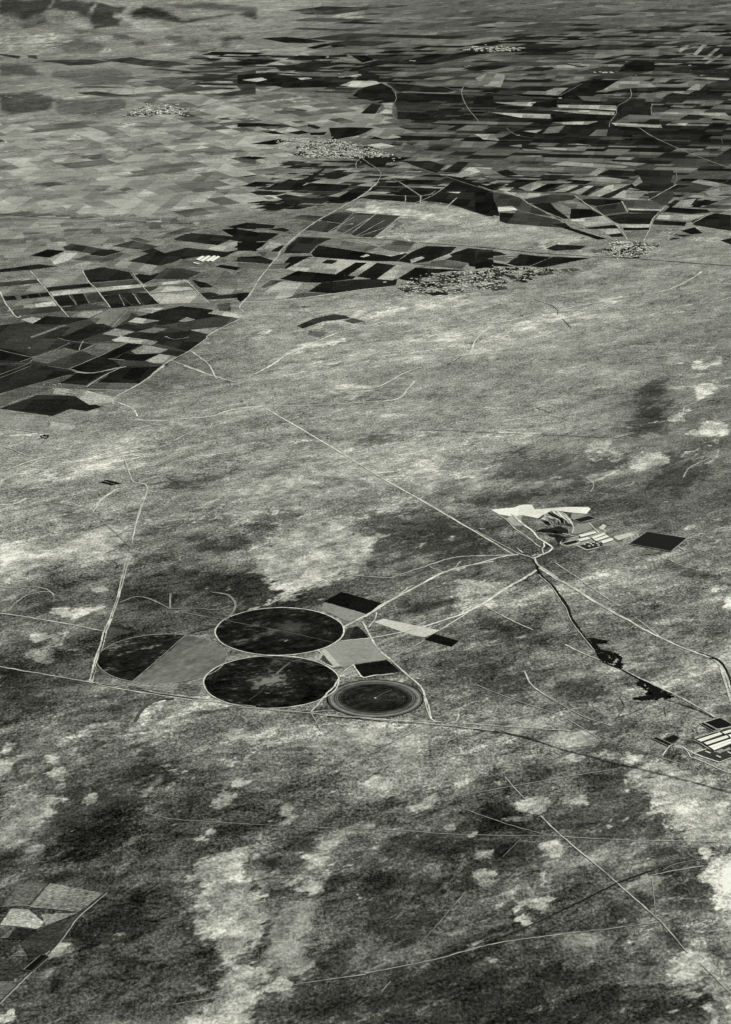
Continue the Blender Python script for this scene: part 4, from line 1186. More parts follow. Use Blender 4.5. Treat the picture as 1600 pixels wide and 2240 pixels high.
# ------------------------------------------------------------------ roads and tracks
TRACKS = """
160 2.6 C2 165,262 380,385 640,540 900,700 1200,870 1590,1100 1720,1180
190 1.3 C2 170,264 380,388 640,543 900,703 1200,873 1590,1103
170 2.4 C2 -60,282 0,275 165,258 540,245 780,230 960,218 1030,190 1060,150 1110,95
175 3.0 C1 840,338 1000,345 1150,332 1320,318 1400,290 1500,265 1600,258
168 2.2 B2 580,960 800,965 1160,915 1320,895 1600,870
178 3.0 B2 640,940 600,948 480,1000 300,1080 230,1130 110,1195
165 3.0 B3 0,875 180,868 350,830 520,805 700,790
165 2.0 B3 0,985 40,940 120,880 180,870
168 2.0 B2 1330,1130 1400,1085 1455,1062 1475,1010 1500,970 1600,890
168 2.4 B3 1030,705 1120,690 1240,655 1350,600 1415,555
165 2.4 B2 35,745 250,740 560,700 750,672 900,655
150 2.2 B2 60,920 250,890 360,860 480,825 600,800 800,770
164 2.2 B2 20,760 35,745 90,680 145,590 255,455 265,430 310,385 365,335 430,285 520,225 680,135 800,65 870,0
165 2.0 A2 860,1165 895,1080 820,1020 780,990 740,955
160 1.6 A2 740,1060 745,1010 780,985
155 1.5 A2 745,1060 860,1050 895,1080
165 2.2 B1 1600,640 1560,705 1520,745 1500,780 1530,830 1420,890 1300,955 1290,975 1170,1060 1050,1120 950,1200
165 2.2 C1 1030,0 880,110 720,200 710,240
180 2.2 C1 735,230 830,270 860,318
180 2.4 B1 1190,1050 1250,1090 1310,1140 1340,1200 1355,1225
175 2.2 B1 1075,1112 1240,1170 1310,1200
175 2.2 C1 1150,0 1300,55 1480,105
140 1.6 C1 1480,100 1550,75 1600,60
190 2.8 C1 0,870 60,868 100,862 170,830
145 1.8 C1 170,830 330,855 560,890
120 1.8 C1 560,890 650,980 740,1060 830,1145
180 1.8 C1 720,775 640,830 590,880 560,900
180 1.8 C1 740,768 640,838 600,890 580,920
160 1.8 C1 775,570 800,640 835,725 920,755 880,900 850,1000 825,1110
150 1.4 C1 900,810 868,920 838,1030
155 1.4 C1 290,625 310,645 325,665
165 1.6 C1 160,705 210,680 290,630
150 1.6 D1 800,30 770,150 735,300 695,420 690,440
150 1.6 D1 810,60 785,150 745,300 702,430
165 2.2 D1 690,440 650,520 630,600 600,680 580,760 562,830
165 2.2 D1 700,440 665,520 645,600 612,690 595,760 575,835
150 2.0 D1 562,830 645,850 1000,905 1280,950 1600,990
165 1.8 D1 562,838 700,868 1000,918 1280,957
168 2.2 D1 0,405 150,425 290,450 440,475 640,515
165 2.0 D1 0,740 180,770 380,805 560,835
150 1.4 D1 0,240 100,245 210,240 290,255 340,290
140 1.6 D1 60,390 100,340 180,290 300,270 340,300
150 2.0 D2 0,992 460,1030 560,1045 900,1072 1220,1083 1600,1105
160 1.8 D2 690,1050 900,1068 1240,1100 1600,1140
160 1.8 D3 0,1100 300,1120 600,1140
150 1.8 D2 180,360 370,270 560,190 640,168 760,172 950,185
165 2.0 D2 950,185 1150,120 1340,60 1480,48 1600,45
165 2.0 D3 0,48 150,44 270,40
178 3.2 D2 660,495 820,410 950,330 1100,250 1290,150 1430,110 1600,80
178 2.8 D3 0,100 180,50 270,40
165 2.0 D2 800,430 900,350 1000,300 1060,250 1100,230
160 1.6 D2 1290,150 1360,120 1380,95 1395,80
150 1.6 D2 1200,115 1290,150
180 3.4 D2 1165,490 1300,445 1430,400 1540,340 1600,305
180 4.0 D3 0,375 60,340 200,245 300,190 385,135
168 2.0 D2 1265,512 1440,400
178 2.6 D2 840,560 1020,525 1165,490
168 2.2 D2 650,578 840,560
172 2.6 D2 780,455 800,490 830,550 880,630 950,690 1060,790 1130,850 1160,890 1170,920
165 2.2 D2 1170,920 1195,990 1210,1060 1240,1085
160 1.8 D2 1165,925 1180,990 1205,1060
140 1.4 D2 960,690 1170,575
160 1.6 D2 870,400 860,440 820,495
160 1.8 D2 630,800 690,750 730,725
185 2.2 D2 725,730 780,805 850,795 980,785
150 1.4 D2 640,785 780,805
170 2.0 D2 500,635 525,660 510,700 560,725 600,745
172 2.4 D2 460,1022 510,965 560,905 600,870 630,820
150 1.8 D2 470,1025 560,1012 600,1015
140 1.2 D2 460,1030 490,1080 520,1140
150 1.4 D2 1000,1180 1090,1130 1230,1095
165 4.4 D3 400,120 500,185 600,240 760,340 880,410 950,445
175 3.2 D3 950,445 1080,520 1260,605 1400,660 1480,690 1530,730 1545,780 1600,960
165 3.0 D3 1535,730 1570,800 1600,900
150 1.8 D3 500,90 620,170 760,270 900,360
150 1.6 D3 1000,430 1100,510 1180,570
160 1.8 D3 30,340 50,355 130,400 230,450 360,510
165 2.0 D3 310,770 350,850 440,920
140 1.6 D3 440,920 580,1000 700,1060 850,1110
130 1.3 D3 0,850 200,930 400,1000 560,1060 780,1190
165 2.6 D3 560,600 650,645 780,700
165 2.6 D3 780,700 930,765 1090,840 1240,910 1380,985 1500,1055
140 1.2 D3 960,30 1000,55 1040,80
150 1.4 D3 1210,70 1300,110 1420,140
170 1.8 E2 610,200 650,245 700,300
180 2.6 E2 765,370 860,460 1050,620 1180,735 1290,830
172 2.2 E2 1290,830 1350,900 1400,960 1410,970
165 1.8 E2 1460,1010 1500,1050 1600,1150
155 1.8 E2 370,290 620,245 850,205 1100,165
150 1.6 E2 400,330 600,400 700,430 800,455
150 1.4 E1 640,360 760,385 900,395 1100,408
140 1.3 E1 1100,408 1300,418 1600,430
152 1.6 E2 0,425 230,440 400,452 860,460
160 1.8 E2 860,460 1100,475 1400,482 1600,488
165 2.2 E2 0,1060 180,1025 320,995 500,945 650,915 850,890
160 1.8 E2 850,890 1100,860 1290,835 1330,827
160 2.0 E1 1280,1110 1450,1085 1600,1065
140 1.4 E1 760,1195 920,1170 1000,1150
170 1.8 E2 1255,630 1340,612 1480,590
135 1.4 E2 1250,640 1262,720 1270,830
125 1.8 E2 440,700 320,840 240,930 180,1020
135 2.0 E2 110,1095 70,1140
150 1.4 E2 220,0 120,45 60,70
150 1.4 E2 0,52 60,68
150 1.6 E2 1010,10 1100,50 1250,100 1400,150
120 1.2 E2 600,550 680,470
140 1.2 E2 1300,610 1360,580 1480,560
165 1.8 E1 0,1195 100,1095 220,980 290,890 350,810 470,710
150 1.2 E1 0,770 100,762 200,775 340,790
158 2.0 B3 620,80 740,165 860,245 920,310 955,360
155 1.7 B3 1190,145 1130,205 1105,235 1085,300 1040,385
150 1.8 B3 1480,185 1340,265 1220,335 1210,360
150 1.9 B3 20,20 110,50 270,90 350,140 480,200 570,235 720,300 880,365
160 1.8 B3 915,115 935,150 955,185
145 1.8 B3 1260,10 1170,60 1080,110
160 1.8 A2 1020,1010 1130,1050 1240,1085 1440,1150 1600,1200
155 1.8 A2 880,1065 960,1110 1050,1160 1100,1195
155 1.8 B2 1020,0 1080,40 1140,80
160 1.6 B2 1145,80 1142,128
155 1.4 B2 1050,80 1050,118
160 1.8 B2 1370,95 1310,150 1255,190
145 1.4 B2 1240,235 1160,290 1075,350
145 1.4 B2 1320,10 1220,80 1100,130
160 1.7 B2 1025,210 950,270 860,345
150 1.4 B2 820,225 640,330
150 1.2 B2 730,215 570,305
150 1.2 B2 920,235 740,335
160 1.8 B2 560,245 700,262
155 2.4 B2 370,330 480,335 600,345 760,365 880,400
135 2.0 B2 0,285 130,300 280,320 370,325
170 2.0 B1 515,548 560,625 600,660 690,780
165 2.0 B1 190,550 250,620 300,680 350,745 430,840
180 2.4 B1 0,680 40,760 105,840 130,832
165 1.6 B1 830,565 890,640 930,690 1000,758
170 1.6 B1 1170,610 1220,665 1310,755
120 1.4 B1 745,700 780,770
150 1.6 B1 830,690 880,760
120 1.2 B1 430,700 480,765
120 1.2 B1 525,692 560,754
120 1.8 B1 0,1045 210,1090 330,1050 440,1000
130 1.6 B1 360,970 440,990 590,1005 700,990
135 1.6 B1 430,1165 620,1085 800,1000
150 1.8 B1 440,1165 570,1190 760,1150
120 1.6 B1 130,1120 210,1090
105 1.4 B1 0,1135 200,1130
120 1.4 B1 0,1200 160,1140 200,1110
140 1.6 B1 520,990 500,1050 600,1010
130 1.4 B1 700,905 800,800
150 1.8 B1 680,1100 780,1110
140 1.4 B1 1040,965 1100,980 1180,965
165 1.8 C1 470,40 570,48 700,25 790,8
150 1.6 C1 540,135 640,70 740,20
160 2.0 C1 330,145 420,170 560,185
150 1.4 C1 520,150 640,152 760,160
110 1.2 C1 0,80 200,0
110 1.4 C1 300,5 420,22 470,40
160 1.8 C1 0,500 70,520 160,560
150 1.8 C1 0,385 140,405 280,425
165 2.4 A3 1040,810 1120,860 1250,920 1420,990 1600,1055
150 1.8 A3 850,785 1000,795 1040,810
160 1.6 A3 970,555 975,600 940,635 890,665 880,715 845,760 838,795
150 1.6 A3 1120,650 1100,670 1105,720
145 1.6 A3 0,575 190,590 330,608 510,618
140 1.6 A3 530,600 600,560 665,525
150 1.4 A3 195,800 230,830 300,855 400,865
140 1.6 A3 1255,1065 1260,1120 1240,1160
120 1.4 A3 1540,850 1545,900
130 1.2 A3 1000,1040 1230,1060
155 1.8 A2 1410,545 1400,580 1420,640 1450,690 1500,750 1495,770
150 1.6 A2 985,575 992,620 970,660 965,700 990,750
150 1.8 A2 1210,530 1300,545 1400,575 1600,580
140 1.4 A2 570,800 580,840 580,875
130 1.4 A2 465,30 490,90 560,160
110 1.4 A2 0,490 250,520 500,500
100 1.6 A1 1170,700 1300,655 1500,610 1600,590
120 1.4 A1 660,800 900,735 1060,700
150 1.2 A1 825,550 845,600
175 2.0 B3 500,800 560,790 640,770 760,750 900,722 1030,705
165 1.8 B3 560,850 640,835 720,800 840,790
165 2.2 C1 620,540 700,520 760,500 820,470 850,440
165 2.0 C1 540,612 640,585 760,555 900,530 1000,510 1060,490
170 2.4 C1 40,652 180,602 260,580 340,570
160 1.8 C1 1090,470 1210,410 1310,385 1325,360
165 2.0 C1 0,740 60,690 160,640 260,590
160 2.0 C2 660,300 800,272 1000,255
160 2.0 C2 980,492 1060,470 1130,430
165 2.2 C2 640,165 760,150 860,140 940,105 1060,40 1150,10
160 2.2 C3 80,340 300,322 420,308 560,330
160 2.0 C3 560,425 620,400 680,362
165 2.0 C3 1200,330 1290,300 1310,260 1400,220
160 1.8 C3 1300,700 1340,640 1420,600 1500,560
160 2.0 B3 1200,1140 1290,1118 1370,1130 1440,1140 1530,1105
165 1.8 B3 1405,755 1500,745 1600,715
165 1.6 B3 990,1105 1150,1085 1300,1070
150 2.4 C3 0,1030 130,1100 260,1170
175 2.0 C3 1250,1120 1310,1165 1250,1190
150 1.6 C3 830,990 900,1010 960,1030 1010,1060
160 1.8 C3 690,700 740,745 720,790
"""
for row in TRACKS.strip().splitlines():
    t = row.split()
    wpx = float(t[1]); v = int(t[0])
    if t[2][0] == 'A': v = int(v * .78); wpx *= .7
    if t[2] in ('B2', 'B3') and v >= 165: v += 18; wpx *= 1.25
    if t[2][0] == 'E': v -= 14
    if t[2][:2] in ('D1', 'D2', 'C2', 'D3', 'C1'): wpx *= 1.3; v = v if v < 120 else v + 14
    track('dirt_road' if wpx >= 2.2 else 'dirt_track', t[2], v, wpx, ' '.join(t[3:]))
# dark ditches, the railway and the canal
DITCH = """
70 1.6 C2 1150,402 1400,410 1600,418
70 1.6 C3 0,418 300,430 560,440 850,452 1000,458
62 2.6 B3 0,400 160,415 400,440 630,455 800,465 1000,475 1300,498 1600,520
62 2.0 B2 640,345 900,352 1150,375 1600,408
70 2.0 B1 0,195 240,215 500,228 740,235 1000,250 1200,255
42 2.4 D2 560,1052 760,1065 900,1082
55 1.8 D2 900,1082 1240,1105 1600,1145
48 2.6 E2 560,0 640,15 740,40 860,80 980,110 1080,140
60 2.4 E2 1080,140 1180,160 1400,215 1600,270
48 2.8 E2 930,750 1050,690 1140,650 1250,610
55 2.0 E2 490,935 620,890 720,850 850,790 930,750
70 1.6 E2 1250,610 1320,585 1380,565
80 2.0 E2 980,110 965,125
50 1.6 D3 250,1165 400,1200
60 1.6 D3 0,1130 250,1165
55 1.8 E1 0,1185 100,1085 220,968 345,808 465,702
60 1.6 D1 575,820 600,745 625,660 645,590 660,530
65 1.6 D1 580,845 800,872 1000,908 1280,948
45 2.6 D3 1400,650 1480,680 1530,705 1580,780 1600,850
38 4.0 D3 1465,685 1530,707 1575,770
60 1.4 E1 180,980 215,930 240,900
52 1.4 Q 480,750 560,830 650,880
90 1.4 D3 960,960 1080,970 1000,1020 880,1060
85 1.4 D3 900,930 930,990 870,1080
85 1.4 D3 1180,990 1190,1050
90 1.2 D3 420,800 460,770 500,790
75 1.6 B2 1310,1140 1330,1130 1400,1085
85 1.4 B3 370,730 480,770 515,800 515,825
100 1.4 B3 545,850 600,910
"""
for row in DITCH.strip().splitlines():
    t = row.split()
    o = track('drainage_ditch', t[2], int(t[0]), float(t[1]), ' '.join(t[3:]))
o = track('canal_water', 'D3', 30, 4.2, '365,75 385,100 390,130 410,165 480,230 500,255 540,310 580,370 600,430 640,490 670,540', mat=M_WATER)
o = track('canal_water', 'D3', 40, 2.6, '670,540 710,580 750,630 780,690', mat=M_DITCH)
o = track('canal_water', 'D3', 40, 2.8, '780,700 860,735 930,765 1020,815 1100,850', mat=M_DITCH)
o = track('canal_water', 'D3', 40, 2.4, '1180,940 1300,980 1400,1015 1490,1060', mat=M_DITCH)
track('dirt_track', 'D3', 175, 1.4, '395,165 470,232 525,312 570,380 592,440 640,510 705,590 745,640')
# reed marshes along the canal
for txt, lab in (('720,560 760,600 800,640 850,648 890,655 915,690 912,745 880,735 905,700 880,680 860,700 850,725 790,700 770,640 740,610', 'black wet reed marsh hugging the lower canal below its bend'),
                 ('1010,850 1040,815 1090,850 1160,880 1250,930 1150,945 1060,950 990,938 1080,922 1085,895 1050,870', 'black forked reed marsh where the canal meets the straight ditch'),
                 ('710,560 760,570 830,578 790,592 740,590', 'thin black marsh finger beside the canal')):
    P = parse('D3', txt); V, F = [], []
    c = G(sum(p[0] for p in P) / len(P), sum(p[1] for p in P) / len(P))
    for k in range(int(26 + abs(area2(P)) / 26)):
        while True:
            x = random.uniform(min(p[0] for p in P), max(p[0] for p in P)); y = random.uniform(min(p[1] for p in P), max(p[1] for p in P))
            if inside(P, x, y): break
        q = G(x, y) - c; r0 = random.uniform(5, 17); b0 = len(V); an = random.uniform(0, 3)
        for i in range(14):
            t_ = 2 * math.pi * i / 14; r1 = r0 * random.uniform(.55, 1.2)
            V.append((q.x + r1 * math.cos(t_) * 1.3, q.y + r1 * math.sin(t_) * 1.5, .01 * (k % 23)))
        F.append(tuple(range(b0, b0 + 14)))
    f = link('reed_marsh', mesh('reed_marsh', V, F), M_DITCH); f.location = (c.x, c.y, 1.2)
    tag(f, lab, 'marsh', 'reed marshes on the canal', 'stuff')

# ------------------------------------------------------------------ centre-pivot crop circles and plots of the irrigated farm
def circle_material(name, tone, rings=0.0, blotch=0.0, centre=0.0, mott=.7, radius=400.0, off=0, cshift=(0, 0)):
    b = NB(name)
    tc = b.n('ShaderNodeTexCoord')
    mp = b.n('ShaderNodeMapping'); mp.inputs['Location'].default_value = (-cshift[0], -cshift[1], 0)
    b.l(tc.outputs['Object'], mp.inputs[0])
    ln = b.n('ShaderNodeVectorMath', operation='LENGTH'); b.l(tc.outputs['Object'], ln.inputs[0])
    lc = b.n('ShaderNodeVectorMath', operation='LENGTH'); b.l(mp.outputs[0], lc.inputs[0])
    r = b.math('DIVIDE', ln.outputs['Value'], radius)
    n1 = b.noise(b.streak(R(20), .5, 1), 220, 10, .66, .3, off + 3)
    n2 = b.noise(b.streak(R(20), .7, 1), 45, 8, .72, 0, off + 8)
    t = b.math('MULTIPLY', tone / 255.0, b.math('ADD', 1.0, b.math('ADD', b.math('MULTIPLY', n1, mott * 3), b.math('MULTIPLY', n2, mott * 4))))
    # worn pale blotches
    if blotch:
        bl = b.ramp(b.math('ADD', n1, b.math('MULTIPLY', n2, .9)), .06, .2)
        t = b.math('ADD', t, b.math('MULTIPLY', bl, blotch / 255.0))
    if centre:
        rc = b.math('DIVIDE', lc.outputs['Value'], radius)
        ce = b.ramp(b.math('ADD', rc, b.math('MULTIPLY', b.math('ADD', n1, b.math('MULTIPLY', n2, 1.1)), 1.5)), .10, .34, 1, 0)
        t = b.math('ADD', t, b.math('MULTIPLY', ce, centre / 255.0))
    # wheel ruts of the turning boom
    n3 = b.n('ShaderNodeTexNoise', noise_dimensions='1D'); n3.inputs['Detail'].default_value = 5; n3.inputs['Roughness'].default_value = .7
    b.l(b.math('ADD', b.math('MULTIPLY', r, 9.0 - 3.0 * rings), b.math('ADD', off, b.math('MULTIPLY', n1, .5))), n3.inputs['W'])
    rr = b.math('SUBTRACT', n3.outputs[0], .5)
    t = b.math('ADD', t, b.math('MULTIPLY', b.math('MULTIPLY', rr, b.ramp(r, .45, .75, .35, 1.0)), (70 + 130 * rings) / 255.0))
    if rings:
        o1 = b.math('MULTIPLY', b.ramp(r, .62, .80), b.math('MULTIPLY', rings, 58 / 255.0))
        o2 = b.math('MULTIPLY', b.ramp(r, .93, .97), b.math('MULTIPLY', rings, -52 / 255.0))
        s1 = b.math('SUBTRACT', 1.0, b.math('MULTIPLY', b.math('ABSOLUTE', b.math('SUBTRACT', r, .725)), 45.0), clamp=True)
        s2 = b.math('SUBTRACT', 1.0, b.math('MULTIPLY', b.math('ABSOLUTE', b.math('SUBTRACT', r, .88)), 30.0), clamp=True)
        t = b.math('ADD', t, b.math('ADD', o1, o2))
        t = b.math('ADD', t, b.math('MULTIPLY', b.math('SUBTRACT', s2, s1), 44 / 255.0))
    return b.finish(t)
def disc_mesh(name, rx, seg=160, a0=None, a1=None):
    v = [(rx * math.cos(2 * math.pi * i / seg), rx * math.sin(2 * math.pi * i / seg), 0) for i in range(seg)]
    return mesh(name, v, [list(range(seg))])
def ring_path(rx, seg=120, wob=1.5):
    ph = [random.uniform(0, 6.28) for _ in range(4)]
    return [Vector(((rx + wob * math.sin(5 * a + ph[0]) + wob * math.sin(11 * a + ph[1])) * math.cos(a), (rx + wob * math.sin(4 * a + ph[2])) * math.sin(a), 0)) for a in [2 * math.pi * i / seg for i in range(seg)]]
def pivot_hub(parent, z):
    bm = bmesh.new()
    bmesh.ops.create_cone(bm, cap_ends=True, segments=10, radius1=7, radius2=6, depth=2.5)
    for sx in (-1, 1):
        for sy in (-1, 1):
            r = bmesh.ops.create_cone(bm, cap_ends=True, segments=6, radius1=.5, radius2=.4, depth=7)
            bmesh.ops.translate(bm, verts=r['verts'], vec=(sx * 2.5, sy * 2.5, 4.5))
    me = bpy.data.meshes.new('pivot_hub'); bm.to_mesh(me); bm.free()
    o = link('pivot_hub', me, M_ROOF_PALE, parent); o.location = (0, 0, z); return o
def crop_circle(px, py, a_px, mat, label, rim=True, rimw=9, z=1.9):
    c = G(px, py); rad = a_px * math.sqrt(c.x ** 2 * 0 + (c.y * CP + H * SP) ** 2) / FPX
    root = empty('crop_circle', (c.x, c.y, z)); tag(root, label, 'crop circle', 'centre-pivot crop circles', 'thing')
    link('crop', disc_mesh('crop', rad), mat, root)
    if rim:
        r = link('rim_track', ribbon_mesh('rim_track', ring_path(rad + rimw * .6), rimw, True, .25), trk(205), root); r.location = (0, 0, .4)
    return root, c, rad
def inner_track(root, c, pts, v, wm, name='access_track', z=.3):
    P = [G(x, y) - Vector((c.x, c.y, 0)) for x, y in pts]
    P = [p.lerp(q, k / 8) for p, q in zip(P, P[1:]) for k in range(8)] + [P[-1]]
    o = link(name, ribbon_mesh(name, P, wm, False, .3), trk(v), root); o.location = (0, 0, z); return o
mC2 = circle_material('lush_crop', 34, 0, 40, 42, .75, 390, 1, (70, 30))
mC3 = circle_material('lush_crop_worn_middle', 34, 0, 44, 95, .8, 410, 60, (-10, 20))
mC4 = circle_material('ringed_crop', 40, 1.0, 12, 10, .7, 295, 33)
mC1 = circle_material('patchy_crop', 38, 0, 75, 0, .8, 390, 120)
r2, c2, R2 = crop_circle(612, 1380.5, 139, mC2, 'upper of the two big black crop circles, crossed by a thin pale track')
inner_track(r2, c2, parse('K', '605,140 900,195 1120,245'), 95, 6)
inner_track(r2, c2, parse('K', '890,240 905,232'), 130, 14, 'bare_patch')
r3, c3, R3 = crop_circle(594, 1491, 146, mC3, 'lower big black crop circle with a worn pale patch in its middle', z=2.0)
inner_track(r3, c3, parse('K', '915,335 850,390 815,420'), 110, 12)
inner_track(r3, c3, parse('K', '765,307 950,330 1125,362'), 88, 6)
inner_track(r3, c3, parse('K', '800,450 770,480 725,510'), 75, 5)
r4, c4, R4 = crop_circle(821, 1528, 106.5, mC4, 'smallest crop circle, finely ringed in black and grey with a white hub', False, z=1.95)
pivot_hub(r4, 1.2); inner_track(r4, c4, parse('K', '1310,500 1340,480 1385,462'), 95, 6)
# half-cropped circle on the west side
c1 = G(355, 1440); R1 = 140 * (c1.y * CP + H * SP) / FPX
root1 = empty('crop_circle', (c1.x, c1.y, 1.85)); tag(root1, 'half-cropped circle, black on one half and pale stubble on the other', 'crop circle', 'centre-pivot crop circles', 'thing')
pA = G(409, 1387) - c1; pB = G(288, 1492) - c1
aA = math.atan2(pA.y, pA.x); aB = math.atan2(pB.y, pB.x)
if aB < aA: aB += 2 * math.pi
arc = [Vector((R1 * math.cos(aA + (aB - aA) * i / 90), R1 * math.sin(aA + (aB - aA) * i / 90), 0)) for i in range(91)]
mid = G(352, 1434) - c1
chord = [arc[-1].lerp(arc[0], k / 24) + Vector((random.uniform(-5, 5), random.uniform(-7, 7), 0)) + (Vector((14, -10, 0)) * math.sin(math.pi * k / 24)) for k in range(1, 24)]
link('cropped_half', mesh('cropped_half', arc + chord, [list(range(len(arc) + len(chord)))]), mC1, root1)
aC = aA + 2 * math.pi
arc2 = [Vector((R1 * math.cos(aB + (aC - aB) * i / 90), R1 * math.sin(aB + (aC - aB) * i / 90), 0)) for i in range(91)]
st = link('stubble_half', mesh('stubble_half', arc2 + chord[::-1], [list(range(len(arc2) + len(chord)))]), None, root1)
b = NB('pale_stubble'); n_ = b.noise(b.streak(R(55), .5, 1), 50, 8, .76); n2_ = b.noise(b.streak(R(55), .3, 1), 400, 5, .6, 0, 5)
st.data.materials.append(b.finish(b.math('MULTIPLY', 106 / 255, b.math('ADD', 1.0, b.math('ADD', b.math('MULTIPLY', n_, 1.4), b.math('MULTIPLY', n2_, .9))))))
rp = ring_path(R1 + 5, 240)
rt = link('rim_track', ribbon_mesh('rim_track', rp, 8, True, .3), trk(142), root1); rt.location = (0, 0, .4)
inner_track(root1, c1, parse('K', '415,250 520,263 612,278'), 148, 6)
inner_track(root1, c1, parse('K', '440,205 380,258 300,330 185,427'), 150, 5)
for v, sh, txt, lab in (
    (27, 'D2', '540,330 650,272 915,345 820,413', 'large black rectangular plot above the upper big crop circle'),
    (27, 'D2', '1170,570 1225,533 1385,577 1340,615', 'small black rectangular plot at the end of the pale strip'),
    (27, 'D2', '727,727 935,697 1015,768 780,801', 'black rectangular plot just above the ringed crop circle'),
    (198, 'D2', '850,460 910,440 1265,512 1225,533 1170,555 1100,545', 'pale bare strip leading to the small black plot'),
    (52, 'D2', '640,562 690,497 750,485 795,525 822,556 660,580', 'dark scrubby triangle beside the upper big crop circle'),
    (140, 'D2', '535,345 545,338 815,416 700,460 650,440 600,415 520,382', 'grey stubble plot between the black rectangle and the upper circle'),
    (146, 'D2', '545,622 650,580 840,562 880,630 950,692 735,722 720,730 650,742', 'pale grey plot between the two black rectangles and the circles'),
    (178, 'D2', '520,640 560,620 650,735 600,745', 'pale bare wedge at the corner of the grey plot'),
    (60, 'D2', '535,665 600,735 560,720 520,690', 'dark weedy sliver between the two big circles and the wedge'),
    (35, 'C1', '648,718 670,714 765,737 735,743', 'upper of the twin tiny black strips alone on the steppe'),
    (38, 'C1', '622,729 645,722 725,744 702,750', 'lower of the twin tiny black strips alone on the steppe'),
    (118, 'K', '190,428 380,428 480,440 520,452 540,490 470,490 300,465 160,440', 'grey grass wedge below the half-cropped circle'),
    (72, 'K', '60,200 85,165 200,195 120,215 60,250', 'dark grass corner above the half-cropped circle'),
):
    f = sheet('crop_plot', parse(sh, txt), 1.5 + random.uniform(0, .3), M_YARD if v > 120 else M_FIELD, wob=1.5)
    f.color = (v / 255,) * 3 + (1,); tag(f, lab, 'plot', 'plots of the irrigated farm', 'thing')
# traces of older circles
for v, wpx, txt in ((124, 4, '1330,275 1430,295 1472,350 1450,410 1420,440'), (112, 4, '750,340 830,308 900,305 980,335 1060,380'),
                    (112, 3, '1060,380 1200,375 1350,385 1440,360'), (126, 3, '1065,282 1064,375'), (78, 6, '850,1080 890,1010 970,955 1090,940'),
                    (128, 2, '1130,400 1300,430 1420,450'), (66, 3, '1190,530 1290,505 1340,485')):
    track('dirt_track', 'D1', v, wpx, txt)

# ------------------------------------------------------------------ ponds
def pond(sh, txt, label, bank=7.0, v=150):
    P = [G(x, y) for x, y in parse(sh, txt)]
    if area2(P) < 0: P.reverse()
    c = sum(P, Vector()) / len(P); P = [p - c for p in P]
    root = empty('pond', (c.x, c.y, 3.4)); tag(root, label, 'pond', 'dark ponds', 'thing')
    n = len(P)
    link('water', mesh('water', P, [list(range(n))]), M_WATER, root)
    def off(d):
        Q = []
        for i in range(n):
            e0 = (P[i] - P[i - 1]).normalized(); e1 = (P[(i + 1) % n] - P[i]).normalized()
            n0 = Vector((e0.y, -e0.x, 0)); n1 = Vector((e1.y, -e1.x, 0)); m = (n0 + n1).normalized()
            Q.append(P[i] + m * d / max(.4, m.dot(n0)))
        return Q
    v_ = []
    for d, z in ((-1, -.2), (1, 1.8), (bank * .6, 1.8), (bank, -1)): v_ += [q + Vector((0, 0, z)) for q in off(d)]
    F = [(k * n + i, k * n + (i + 1) % n, (k + 1) * n + (i + 1) % n, (k + 1) * n + i) for k in range(3) for i in range(n)]
    F = [f[::-1] for f in F]
    link('bank', mesh('bank', v_, F), trk(v), root)
    return root
pond('S', '1132,412 1400,332 1600,440 1700,470 1360,528', 'largest black pond at the edge of the white shed farm', 9, 190)
pond('S', '1062,434 1108,416 1335,542 1290,560', 'narrow black pond strip beside the biggest shed-farm pond', 6, 150)
pond('S', '220,690 280,668 560,797 500,822', 'long narrow black pond left of the white shed farm', 6, 165)
pond('S', '412,706 590,632 690,680 625,745 520,768', 'squarish black pond just behind the long narrow pond', 5, 105)
pond('Q', '1202,355 1400,302 1503,340 1290,392', 'small black pond right of the striped spoil heap', 9, 165)
pond('Q', '1045,672 1228,632 1272,660 1110,703', 'small black pond with pale banks left of the quarry sheds', 8, 185)
pond('C3', '962,1115 1072,1041 1320,1081 1222,1163', 'large black square pond right of the quarry sheds', 10, 150)
pond('E1', '105,1045 178,982 198,981 214,990 142,1053', 'black corner pond on the left edge of the scene near the boundary track', 4, 130)
pond('Q', '670,850 700,835 745,832 735,845 700,856', 'tiny black pond inside the pale loop at the track crossing', 5, 215)

